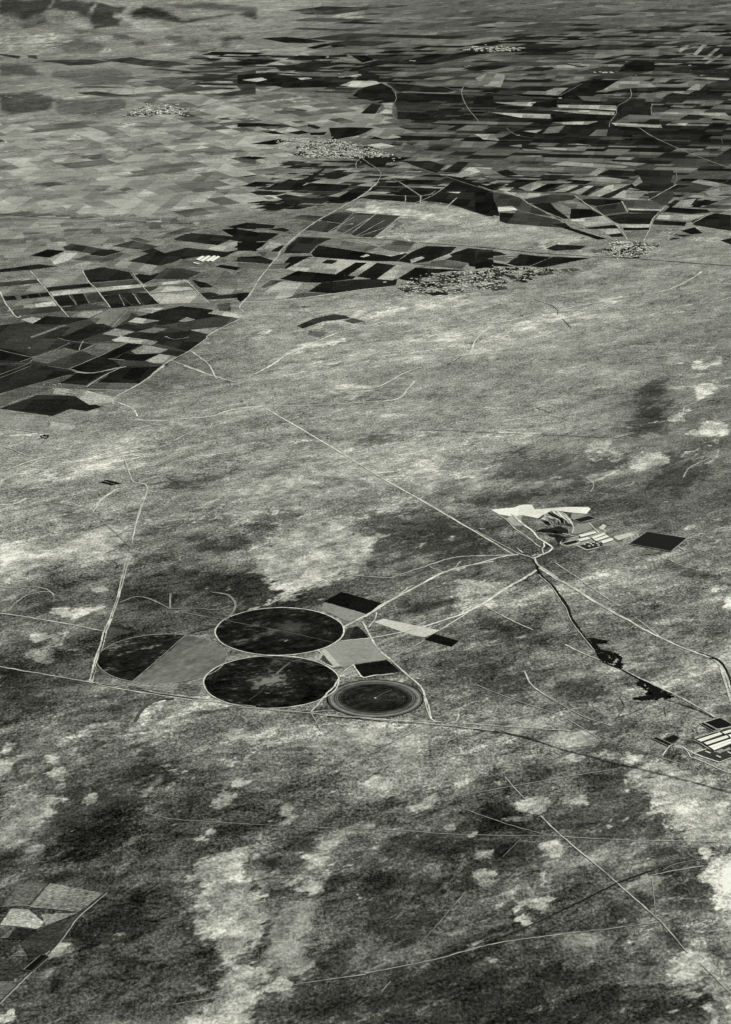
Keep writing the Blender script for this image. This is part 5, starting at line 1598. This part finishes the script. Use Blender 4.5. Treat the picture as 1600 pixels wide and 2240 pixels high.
# ------------------------------------------------------------------ sheds and farm buildings
def shed(quad, h, label, cat='shed', group=None, roof=None, wall=None, name='shed', rise=.05, kids=True):
    P = [p.copy() for p in quad]
    if area2(P) < 0: P.reverse()
    c = sum(P, Vector()) / 4; P = [p - c for p in P]
    if (P[1] - P[0]).length < (P[2] - P[1]).length: P = P[1:] + P[:1]
    # long sides are 0-1 and 2-3
    zw = h
    wd = ((P[1] + P[0]) / 2 - (P[2] + P[3]) / 2).length
    zr = h + wd * rise
    root = empty(name, (c.x, c.y, 1.5)); tag(root, label, cat, group)
    m0 = (P[1] + P[2]) / 2; m1 = (P[3] + P[0]) / 2
    up = lambda p, z: Vector((p.x, p.y, z))
    v = [up(p, -1) for p in P] + [up(p, zw) for p in P] + [up(m0, zr - .3), up(m1, zr - .3)]
    F = [(0, 1, 5, 4), (1, 2, 6, 8, 5), (2, 3, 7, 6), (3, 0, 4, 9, 7)]
    link('wall', mesh('wall', v, F), wall or M_WALL_WHITE, root)
    ov = 1.06
    E = [p * ov for p in P]; n0 = m0 * ov; n1 = m1 * ov
    lo = zw - .4
    v = [up(E[0], lo), up(E[1], lo), up(n0, zr), up(n1, zr), up(E[2], lo), up(E[3], lo)]
    v += [p - Vector((0, 0, .5)) for p in v]
    F = [(0, 1, 2, 3), (3, 2, 4, 5), (7, 6, 9, 8), (8, 9, 11, 10), (0, 6, 7, 1), (4, 10, 11, 5), (1, 7, 8, 2), (2, 8, 10, 4), (0, 3, 9, 6), (3, 5, 11, 9)]
    link('roof', mesh('roof', v, F), roof or M_ROOF_WHITE, root)
    # a ridge vent along the top
    d = (n1 - n0); s = Vector((-d.y, d.x, 0)).normalized() * max(.5, wd * .04)
    a, b_ = n0.lerp(n1, .06), n0.lerp(n1, .94)
    v = [up(a + s, zr - .5), up(b_ + s, zr - .5), up(b_ - s, zr - .5), up(a - s, zr - .5)]
    v += [p + Vector((0, 0, 1.2)) for p in v]
    link('ridge_vent', mesh('ridge_vent', v, [(4, 5, 6, 7), (0, 1, 5, 4), (1, 2, 6, 5), (2, 3, 7, 6), (3, 0, 4, 7)]), M_WALL_WHITE, root)
    return root
def qd(sh, txt): return [G(x, y) for x, y in parse(sh, txt)]
def yard(name, sh, txt, v, label, z=1.6, cat='yard', wob=1.5):
    f = sheet(name, parse(sh, txt), z, M_YARD, wob=wob); f.color = (v / 255,) * 3 + (1,)
    return tag(f, label, cat, None, 'thing')
# the large shed farm on the right edge
yard('farm_yard', 'S', '975,690 1370,555 1900,380 2100,600 1560,1040 1400,1095 955,950 1170,880 940,725', 66, 'dark ground of the white shed farm', 1.4)
yard('farm_yard', 'S', '570,830 660,795 760,820 920,930 900,950 780,870 640,850', 170, 'pale trampled apron left of the white shed farm', 1.5)
yard('farm_yard', 'S', '1330,915 1420,870 1480,885 1560,840 1600,880 1440,925 1400,950', 160, 'pale litter heap between the sheds and the small huts', 1.9)
GS = 'sheds of the large poultry farm'
for txt, lab in (('1010,725 1385,603 1432,630 1080,755', 'white shed nearest the narrow ponds, upper left of its row'),
                 ('1132,775 1505,655 1545,690 1182,810', 'middle white shed of the left row on the large farm'),
                 ('1215,840 1590,712 1700,745 1310,905', 'widest white shed, lowest of the left row on the large farm'),
                 ('1447,592 1700,513 1740,545 1492,622', 'white shed by the largest pond, cut by the picture edge'),
                 ('1555,642 1760,575 1800,605 1595,682', 'white shed across the gap from the middle shed')):
    shed(qd('S', txt), 7, lab, group=GS)
for txt, lab in (('1140,922 1162,912 1242,945 1220,958', 'small white hut in the dark yard nearest the wide shed'),
                 ('1332,1000 1354,990 1427,1022 1405,1034', 'small white hut in the dark yard near its lower corner'),
                 ('1530,935 1552,925 1640,968 1618,980', 'small white hut at the picture edge beside the dark yard')):
    shed(qd('S', txt), 4, lab, 'hut', 'small huts of the large farm', name='hut')
for v, wpx, txt in ((205, 2.2, '740,835 830,885 930,940'), (200, 3.0, '930,945 1100,1010 1250,1060 1390,1107'), (190, 2.0, '1390,1107 1560,1045 1620,1020'),
                    (190, 1.6, '955,945 1165,872'), (190, 1.5, '970,690 1180,620 1370,560 1560,490 1640,465'), (160, 1.6, '920,712 1050,770 1200,865 1330,930'),
                    (190, 2.0, '780,860 850,940 890,1012 950,1030 1100,1090 1300,1180 1480,1262 1600,1288 1700,1300'), (190, 2.0, '395,1000 460,900 510,840 560,802'),
                    (185, 1.2, '1115,410 1350,540'), (180, 1.6, '960,690 1005,660 1180,600'), (40, 1.8, '1410,595 1500,650 1560,690 1640,720'),
                    (150, 1.4, '680,660 760,700 900,710'), (175, 1.2, '1360,560 1400,595'), (150, 1.4, '900,500 960,560 960,640')):
    track('dirt_track', 'S', v, wpx, txt, .4)
# quarry / works with sheds
yard('spoil_flat', 'Q', '92,217 250,200 400,188 470,160 540,148 640,150 680,212 900,196 1100,180 1400,180 1430,205 1378,272 1250,262 1150,252 1000,232 900,232 800,282 725,332 520,292 420,300 330,300 200,280', 236, 'long dazzling white spoil flat at the top of the quarry works', 1.2, 'spoil')
yard('spoil_flat', 'Q', '345,292 520,302 490,345 540,432 395,432 300,340', 168, 'pale dusty apron below the white spoil flat', 1.1, 'spoil')
yard('spoil_flat', 'Q', '1180,260 1370,280 1340,300 1200,345 1160,330', 150, 'grey dusty ground under the right end of the white flat', 1.1, 'spoil')
yard('works_yard', 'C3', '600,1075 690,1045 760,1020 800,1040 880,1100 905,1120 800,1130 700,1150 560,1110', 150, 'pale dusty yard around the quarry sheds', 1.3)
yard('works_yard', 'C3', '640,990 700,985 745,1010 690,1040 620,1055 600,1020', 140, 'grey littered yard between spoil heap and quarry sheds', 1.25)
yard('works_yard', 'C3', '800,990 820,1000 800,1030 770,1015', 195, 'small pale patch above the quarry sheds', 1.45)
yard('loading_lot', 'C3', '862,1070 970,1042 1002,1056 895,1092', 200, 'pale loading lot between quarry sheds and the big square pond', 1.35)
yard('tank_yard', 'C3', '652,1125 760,1098 802,1126 700,1150', 55, 'dark walled tank yard below the quarry sheds', 1.7)
GQ = 'sheds of the quarry works'
for txt, lab in (('650,1064 742,1043 754,1052 662,1076', 'long white roof, uppermost shed of the quarry works'),
                 ('643,1092 702,1078 716,1088 655,1103', 'short white shed directly above the dark tank yard'),
                 ('728,1078 800,1052 812,1060 742,1088', 'white shed in the upper right of the quarry rows'),
                 ('742,1092 818,1067 832,1076 758,1101', 'white shed in the middle right of the quarry rows'),
                 ('785,1104 850,1084 863,1095 800,1116', 'white shed at the lower right end of the quarry rows')):
    shed(qd('C3', txt), 7, lab, group=GQ)
def tank(px, py, label):
    c = G(px, py, 1.5); root = empty('tank', c); tag(root, label, 'tank', 'round white tanks in the dark yard')
    bm = bmesh.new(); bmesh.ops.create_cone(bm, cap_ends=True, segments=20, radius1=8, radius2=8, depth=7)
    bmesh.ops.translate(bm, verts=bm.verts, vec=(0, 0, 3.5))
    me = bpy.data.meshes.new('body'); bm.to_mesh(me); bm.free(); link('body', me, M_WALL_WHITE, root)
    bm = bmesh.new(); bmesh.ops.create_cone(bm, cap_ends=True, segments=20, radius1=8.6, radius2=.6, depth=2.6)
    bmesh.ops.translate(bm, verts=bm.verts, vec=(0, 0, 8.3))
    me = bpy.data.meshes.new('lid'); bm.to_mesh(me); bm.free(); link('lid', me, M_ROOF_WHITE, root)
for zx, zy in ((682, 1122), (700, 1112), (722, 1119), (742, 1110), (762, 1117), (712, 1134), (735, 1128), (770, 1128)):
    tank(1040 + zx * .35, 800 + zy * .35, 'round white tank in the dark walled yard below the quarry sheds')
for v, wpx, txt in ((205, 3.6, '375,275 500,400 640,500 720,595 820,660 890,705 912,740 860,790 760,830 670,875'), (170, 2.0, '180,290 300,360 420,480 600,600 700,690 760,720'),
                    (185, 2.2, '800,665 805,715 780,750 800,830'), (205, 2.6, '1405,395 1470,460 1540,530'), (195, 2.0, '1240,700 1310,735 1390,760 1560,720'),
                    (200, 2.0, '1020,672 1110,712 1290,668'), (190, 2.0, '440,800 480,815 530,830 600,850 660,880'), (205, 2.2, '640,850 690,822 760,830 700,862 650,862'),
                    (175, 2.2, '440,735 480,770 520,800'), (190, 2.4, '1090,290 1150,350 1185,420 1200,470 1180,540'), (170, 2.0, '900,470 1000,520 1150,560 1250,580'),
                    (165, 3.2, '680,880 720,960 860,1050 1000,1150'), (175, 1.6, '1020,672 1060,620 1200,600 1280,580'), (150, 1.6, '420,510 640,640 740,720')):
    track('dirt_road' if wpx > 3 else 'dirt_track', 'Q', v, wpx, txt, .4)
def heap(name, sh, txt, hgt, mat, label, ridges, freq, seed):
    px = parse(sh, txt)
    W = np.array([ground_np(x, y) for x, y in px])
    n = 90
    x0, y0 = W.min(0); x1, y1 = W.max(0)
    X, Y = np.meshgrid(np.linspace(x0, x1, n), np.linspace(y0, y1, n))
    d = signed(X, Y, W)
    s = np.clip(d / (0.22 * min(x1 - x0, (y1 - y0))), 0, 1); s = s ** .7
    u = (X - x0) * .96 + (Y - y0) * .30
    rg = np.abs(vnoise(u / freq + 40 + 1.2 * vnoise(Y / 90 + 300, seed + 2), seed) - .5) * 2
    Z = hgt * s * (1 - ridges + ridges * rg) * (.75 + .5 * vnoise(Y / 140.0, seed + 1)) - 1.0
    keep = d > -8
    idx = -np.ones(X.shape, int); V = []
    c = W.mean(0)
    for j in range(n):
        for i in range(n):
            if keep[j, i]: idx[j, i] = len(V); V.append((X[j, i] - c[0], Y[j, i] - c[1], Z[j, i]))
    F = [(idx[j, i], idx[j, i + 1], idx[j + 1, i + 1], idx[j + 1, i]) for j in range(n - 1) for i in range(n - 1)
         if min(idx[j, i], idx[j, i + 1], idx[j + 1, i + 1], idx[j + 1, i]) >= 0]
    o = link(name, mesh(name, V, F), mat); o.location = (c[0], c[1], 1.5)
    return tag(o, label, 'spoil heap', None, 'thing')
b = NB('gullied_white_spoil')
st_ = b.streak(R(112), .10, 1.0); n1_ = b.noise(st_, 26, 5, .7, .6, 4); n2_ = b.noise(b.streak(R(30), .6, 1), 160, 5, .6, 0, 9)
f_ = b.ramp(b.math('ADD', n1_, b.math('MULTIPLY', n2_, .35)), -.10, .06)
M_SPOIL = b.finish(b.mix(f_, 62 / 255, 226 / 255))
M_SLAG_SHADE = plain('slag_and_heap_shade', 46, 1.1, 60)  # black mound tone, also used for the white heap's painted shadow
heap('spoil_heap', 'Q', '735,362 800,285 905,248 1010,238 1085,275 1150,345 1195,425 1170,440 1080,420 1000,420 900,440 850,420', 34, M_SPOIL, 'white gullied spoil heap with dark stripes beside the quarry works', .5, 26, 3)
heap('spoil_heap', 'Q', '690,508 790,470 900,475 960,450 1010,438 1100,470 1130,500 1110,540 1000,540 850,520 760,515', 18, M_SLAG_SHADE, 'black low mound in place of the shadow below the striped white heap', .6, 40, 13)  # dark mound shaped where the white heap's shadow falls
heap('spoil_heap', 'Q', '850,548 960,545 1070,575 1150,590 1080,625 1060,655 1000,660 960,590 900,580', 14, M_SLAG_SHADE, 'smaller black slag mound nearest the pale-banked pond', .6, 40, 23)
heap('spoil_heap', 'Q', '730,345 790,285 805,295 750,350', 20, M_SLAG_SHADE, 'thin black bank along the left flank of the white heap', .3, 30, 31)  # low black bank down the heap's left side
# the row of white sheds in the fields
GL = 'row of long white sheds amid the dark fields'
for i, (txt, lab) in enumerate((('1225,482 1262,462 1278,465 1245,487', 'leftmost white shed of the row amid dark fields'),
                 ('1250,490 1300,460 1315,463 1268,494', 'second white shed from the left in the row amid dark fields'),
                 ('1285,490 1335,460 1350,463 1302,494', 'third white shed from the left in the row amid dark fields'),
                 ('1312,490 1360,462 1374,466 1330,494', 'rightmost white shed of the row amid dark fields'),
                 ('1215,500 1250,508 1240,512 1208,504', 'low white shed in front of the row amid dark fields'))):
    shed(qd('B1', txt), 7, lab, group=GL)
# solitary farms
LONE = [('B1', 135, 172, 46, 14, 'lone white farmhouse by the dark railway line on the left edge'), ('B1', 655, 232, 40, 12, 'lone white farmhouse midway along the railway line'),
        ('B1', 690, 230, 26, 14, 'bright white barn close to the midway railway farmhouse'), ('B1', 1245, 274, 50, 16, 'white barn standing above the large black field block'),
        ('B1', 1330, 288, 44, 14, 'pale farm shed on the lane between black field blocks'), ('B1', 1175, 319, 46, 14, 'white barn on the edge of the many-cornered black field'),
        ('B1', 850, 574, 44, 16, 'white hut at the corner of the big black rectangle field'), ('B1', 1040, 966, 24, 14, 'tiny white hut inside the dark field by the boundary road'),
        ('B1', 185, 1036, 16, 12, 'tiny white pump house in the dark lower left fields'), ('C1', 340, 124, 26, 14, 'white farmhouse of the lone farmyard by the crops'),
        ('C1', 372, 118, 22, 12, 'pale barn of the lone farmyard by the crops'), ('B2', 712, 261, 42, 20, 'bright white house in the block of striped dark fields'),
        ('B2', 515, 241, 40, 14, 'white barn beside the main road above the junction'), ('B2', 408, 328, 56, 16, 'white barn right at the road junction'),
        ('B2', 905, 356, 24, 12, 'tiny white house right of the junction along the ditch'), ('B2', 1125, 378, 28, 14, 'tiny pale house near the dark ditch above the long village'),
        ('B2', 683, 682, 18, 14, 'tiny white hut on the edge of the black field below the stripes'), ('B3', 222, 472, 60, 20, 'white barn inside the pale notch above the long village'),
        ('B3', 340, 415, 50, 16, 'pale barn above the dark band left of the round village'), ('B3', 715, 463, 46, 16, 'bright white house on the ditch left of the round village'),
        ('A1', 1450, 744, 60, 22, 'white house right of the small far village'), ('A1', 1575, 750, 55, 20, 'white barn farther right of the small far village'),
        ('A1', 292, 929, 60, 22, 'lone white farmhouse on the pale far-left plain'), ('A2', 1085, 381, 55, 26, 'left one of the far white barns'),
        ('A2', 1104, 383, 45, 26, 'right one of the far white barns'), ('A3', 531, 616, 46, 40, 'solitary bright white farm building among dark far fields'),
        ('A3', 1340, 411, 50, 24, 'lone white house far out in the dark plain'), ('A3', 268, 848, 50, 18, 'white house at the crooked lane in the dark fields'),
        ('A3', 1312, 232, 45, 22, 'topmost lone white house in the far dark plain'), ('A2', 650, 484, 90, 20, 'long white barn at the left end of the thin far house row'),
        ('B2', 180, 925, 26, 16, 'small white hut beside the pale worn spot on the steppe')]
for sh, zx, zy, L, Wd, lab in LONE:
    (px, py), = parse(sh, '%s,%s' % (zx, zy))
    c = G(px, py); a = random.choice((.25, .4, -.2)); u = Vector((math.cos(a), math.sin(a), 0)); v_ = Vector((-u.y, u.x, 0))
    shed([c + u * L / 2 - v_ * Wd / 2, c + u * L / 2 + v_ * Wd / 2, c - u * L / 2 + v_ * Wd / 2, c - u * L / 2 - v_ * Wd / 2], 6, lab, 'farm building', 'solitary farm buildings', name='farm_building', rise=.12)

# ------------------------------------------------------------------ villages
def house_mesh(wall, roof, L, Wd, h):
    x, y, r = L / 2, Wd / 2, h + Wd * .2
    v = [(-x, -y, -1), (x, -y, -1), (x, y, -1), (-x, y, -1), (-x, -y, h), (x, -y, h), (x, y, h), (-x, y, h), (-x, 0, r), (x, 0, r),
         (-x - .6, -y - .6, h - .3), (x + .6, -y - .6, h - .3), (x + .6, y + .6, h - .3), (-x - .6, y + .6, h - .3), (-x - .6, 0, r + .3), (x + .6, 0, r + .3)]
    F = [(0, 1, 5, 4), (1, 2, 6, 9, 5), (2, 3, 7, 6), (3, 0, 4, 8, 7), (10, 11, 15, 14), (14, 15, 12, 13)]
    me = mesh('house', v, F); me.materials.append(wall); me.materials.append(roof)
    for i in (4, 5): me.polygons[i].material_index = 1
    return me
HOUSES = [house_mesh(M_WALL, M_ROOF_PALE, 20, 11, 5), house_mesh(M_WALL, M_ROOF_MID, 18, 12, 6), house_mesh(M_WALL, M_ROOF_WHITE, 26, 12, 5),
          house_mesh(M_WALL, M_ROOF_MID, 28, 13, 6), house_mesh(M_WALL, M_ROOF_PALE, 15, 10, 6), house_mesh(M_WALL_WHITE, M_ROOF_WHITE, 16, 12, 7)]
def tree_mesh(seed):
    r = random.Random(seed); bm = bmesh.new()
    bmesh.ops.create_cone(bm, cap_ends=True, segments=7, radius1=.55, radius2=.25, depth=6)
    bmesh.ops.translate(bm, verts=bm.verts, vec=(0, 0, 2.5))
    nt_ = len(bm.faces)
    for k in range(5):
        a = r.uniform(0, 6.28); q = bmesh.ops.create_cone(bm, cap_ends=False, segments=5, radius1=.2, radius2=.06, depth=4)
        for vv in q['verts']:
            z = vv.co.z + 2; vv.co = Vector((vv.co.x + math.cos(a) * z * .7, vv.co.y + math.sin(a) * z * .7, 5 + z))
    nt_ = len(bm.faces)
    cl = [(Vector((r.gauss(0, 2.2), r.gauss(0, 2.2), r.uniform(5, 11))), r.uniform(1.8, 3.0)) for _ in range(9)]
    for c, s in cl:
        for _ in range(34):
            d = Vector((r.gauss(0, 1), r.gauss(0, 1), r.gauss(0, 1))).normalized() * s * r.uniform(.55, 1.05)
            p = c + d; a = Vector((r.gauss(0, 1), r.gauss(0, 1), r.gauss(0, 1))).normalized(); b2 = a.cross(Vector((r.gauss(0, 1), r.gauss(0, 1), r.gauss(0, 1)))).normalized()
            s2 = r.uniform(.5, 1.0)
            bm.faces.new([bm.verts.new(p + a * s2), bm.verts.new(p + b2 * s2), bm.verts.new(p - a * s2), bm.verts.new(p - b2 * s2)])
    me = bpy.data.meshes.new('tree'); bm.to_mesh(me); bm.free()
    me.materials.append(M_BARK); me.materials.append(M_LEAF)
    for i, p in enumerate(me.polygons):
        if i >= nt_: p.material_index = 1
    return me
TREES = [tree_mesh(s) for s in range(3)]
STUFF = []
def put_tree(p, label, group, sc_):
    o = bpy.data.objects.new('tree', random.choice(TREES)); COL.objects.link(o)
    o.location = p; s = random.uniform(*sc_); o.scale = (s * 1.25, s * 1.25, s); o.rotation_euler = (0, 0, random.uniform(0, 6))
    tag(o, label, 'tree', group)
def village(polys, n, n_ind, label, group, ang, trees, tlabel, mix, big, plots=0):
    A = [abs(area2(p)) for p in polys]; done = []
    def rnd():
        P = random.choices(polys, A)[0]
        while True:
            x = random.uniform(min(q[0] for q in P), max(q[0] for q in P)); y = random.uniform(min(q[1] for q in P), max(q[1] for q in P))
            if inside(P, x, y): return G(x, y, 1)
    for k in range(plots):
        p = rnd(); a = ang + random.gauss(0, .2); L, Wd = random.uniform(30, 90), random.uniform(25, 70)
        u = Vector((math.cos(a), math.sin(a), 0)); v_ = Vector((-u.y, u.x, 0))
        q = [p + u * L - v_ * Wd, p + u * L + v_ * Wd, p - u * L + v_ * Wd, p - u * L - v_ * Wd]
        PLOTS.append((q, random.choice((36, 42, 50, 60, 72, 90, 130, 165))))
    for k in range(n):
        for _ in range(30):
            p = rnd()
            if random.random() < .14: p = p + Vector((random.gauss(0, 130), random.gauss(0, 150), 0))
            if all((p - q).length > 19 for q in done): break
        done.append(p)
        me = HOUSES[random.choice(mix)]; a = ang + random.choice((0, math.pi / 2)) + random.gauss(0, .15); s = random.uniform(.8, 1.25) * big
        if k < n_ind:
            o = bpy.data.objects.new('house', me); COL.objects.link(o); o.location = p; o.rotation_euler = (0, 0, a); o.scale = (s, s, s)
            tag(o, label, 'house', group)
        else: STUFF.append((me, p, a, s))
    for k in range(trees):
        if k % 4 == 0: cen = rnd()
        put_tree(cen + Vector((random.gauss(0, 16), random.gauss(0, 28), 0)), tlabel, 'trees of ' + group[10:], (1.0, 1.9))
PLOTS = []
V5a = parse('B2', '985,650 1045,625 1130,612 1230,575 1330,562 1500,540 1600,560 1600,650 1400,690 1250,700 1080,690')
V5b = parse('B3', '0,560 150,527 250,537 350,530 480,540 660,542 600,555 430,568 350,603 200,645 60,683 0,680')
V4 = parse('B3', '790,440 840,378 900,370 1050,370 1130,395 1120,420 1050,465 960,470 850,460')
V2 = parse('A2', '360,965 400,892 480,880 620,875 720,888 820,920 900,950 980,970 950,985 740,992 450,992')
V2b = parse('A2', '230,885 320,862 420,870 430,892 300,885')
V1 = parse('A1', '800,705 850,680 900,665 1060,655 1150,690 1160,722 1000,715 900,735 800,720')
V3 = parse('O', '1010,111 1030,104 1085,102 1140,105 1135,112 1080,115')
V6 = parse('A2', '690,478 770,470 770,482 700,488')
V7 = parse('A3', '740,452 850,454 850,461 740,459')
village([V5a, V5b], 420, 165, 'small pale house in the long straggling village at the steppe edge', 'houses of the long straggling village', .35, 110,
        'dark tree between the houses of the long straggling village', (0, 2, 1, 4, 2, 4, 0), 1.15, 110)
village([V4], 230, 95, 'small house in the round village where the tracks meet', 'houses of the round village', -.1, 36,
        'dark tree between the houses of the round village', (0, 2, 3, 2, 4, 0), 1.15, 34)
village([V2, V2b], 640, 40, 'tiny bright house in the largest distant village', 'houses of the largest distant village', .2, 60,
        'dark tree in the largest distant village', (0, 2, 2, 5, 4, 0), 1.25, 46)
village([V1], 120, 0, '', 'houses of far village', .1, 16, 'dark tree in the small far village', (2, 5, 0, 4, 2), 1.7, 22)
village([V3], 80, 0, '', 'houses of far village', .1, 0, '', (2, 5, 0, 2), 1.8, 10)
village([V6], 10, 0, '', 'houses of far village', .1, 0, '', (2, 5, 5), 2.0, 0)
village([V7], 10, 0, '', 'houses of far village', .1, 0, '', (2, 0, 4), 2.0, 0)
def merged_houses():
    V, F, MI, mats = [], [], [], [M_WALL, M_ROOF_PALE, M_ROOF_MID, M_ROOF_WHITE, M_WALL_WHITE]
    for me, p, a, s in STUFF:
        k = len(V); c, si = math.cos(a), math.sin(a)
        V += [(p.x + s * (v.co.x * c - v.co.y * si), p.y + s * (v.co.x * si + v.co.y * c), p.z + s * v.co.z) for v in me.vertices]
        for q in me.polygons:
            F.append([k + i for i in q.vertices]); MI.append(mats.index(me.materials[q.material_index]))
    m = mesh('far_houses', V, F)
    for x in mats: m.materials.append(x)
    m.polygons.foreach_set('material_index', MI)
    tag(link('far_houses', m), 'countless tiny houses of the far villages', 'houses', kind='stuff')
merged_houses()
def merged_plots():
    V, F, T = [], [], []
    for i, (q, v) in enumerate(PLOTS):
        k = len(V); V += [(p.x, p.y, 2.0 + i * .004) for p in q]; F.append((k, k + 1, k + 2, k + 3)); T += [v / 255] * 4
    me = mesh('garden_plots', V, F); a = me.attributes.new('tone', 'FLOAT_COLOR', 'POINT')
    a.data.foreach_set('color', np.stack([T, T, T, np.ones(len(T))], -1).astype(np.float32).ravel())
    tag(link('garden_plots', me, M_PATCH), 'patchwork of dark gardens and pale yards inside the villages', 'gardens', kind='stuff')
merged_plots()
(cx_, cy_), = parse('C1', '278,450')
for k in range(7): put_tree(G(cx_ + random.gauss(0, 4.5), cy_ + random.gauss(0, 1.6), 3), 'dark tree of the lone clump on the pale left field', 'trees of the lone clump', (1.2, 1.8))
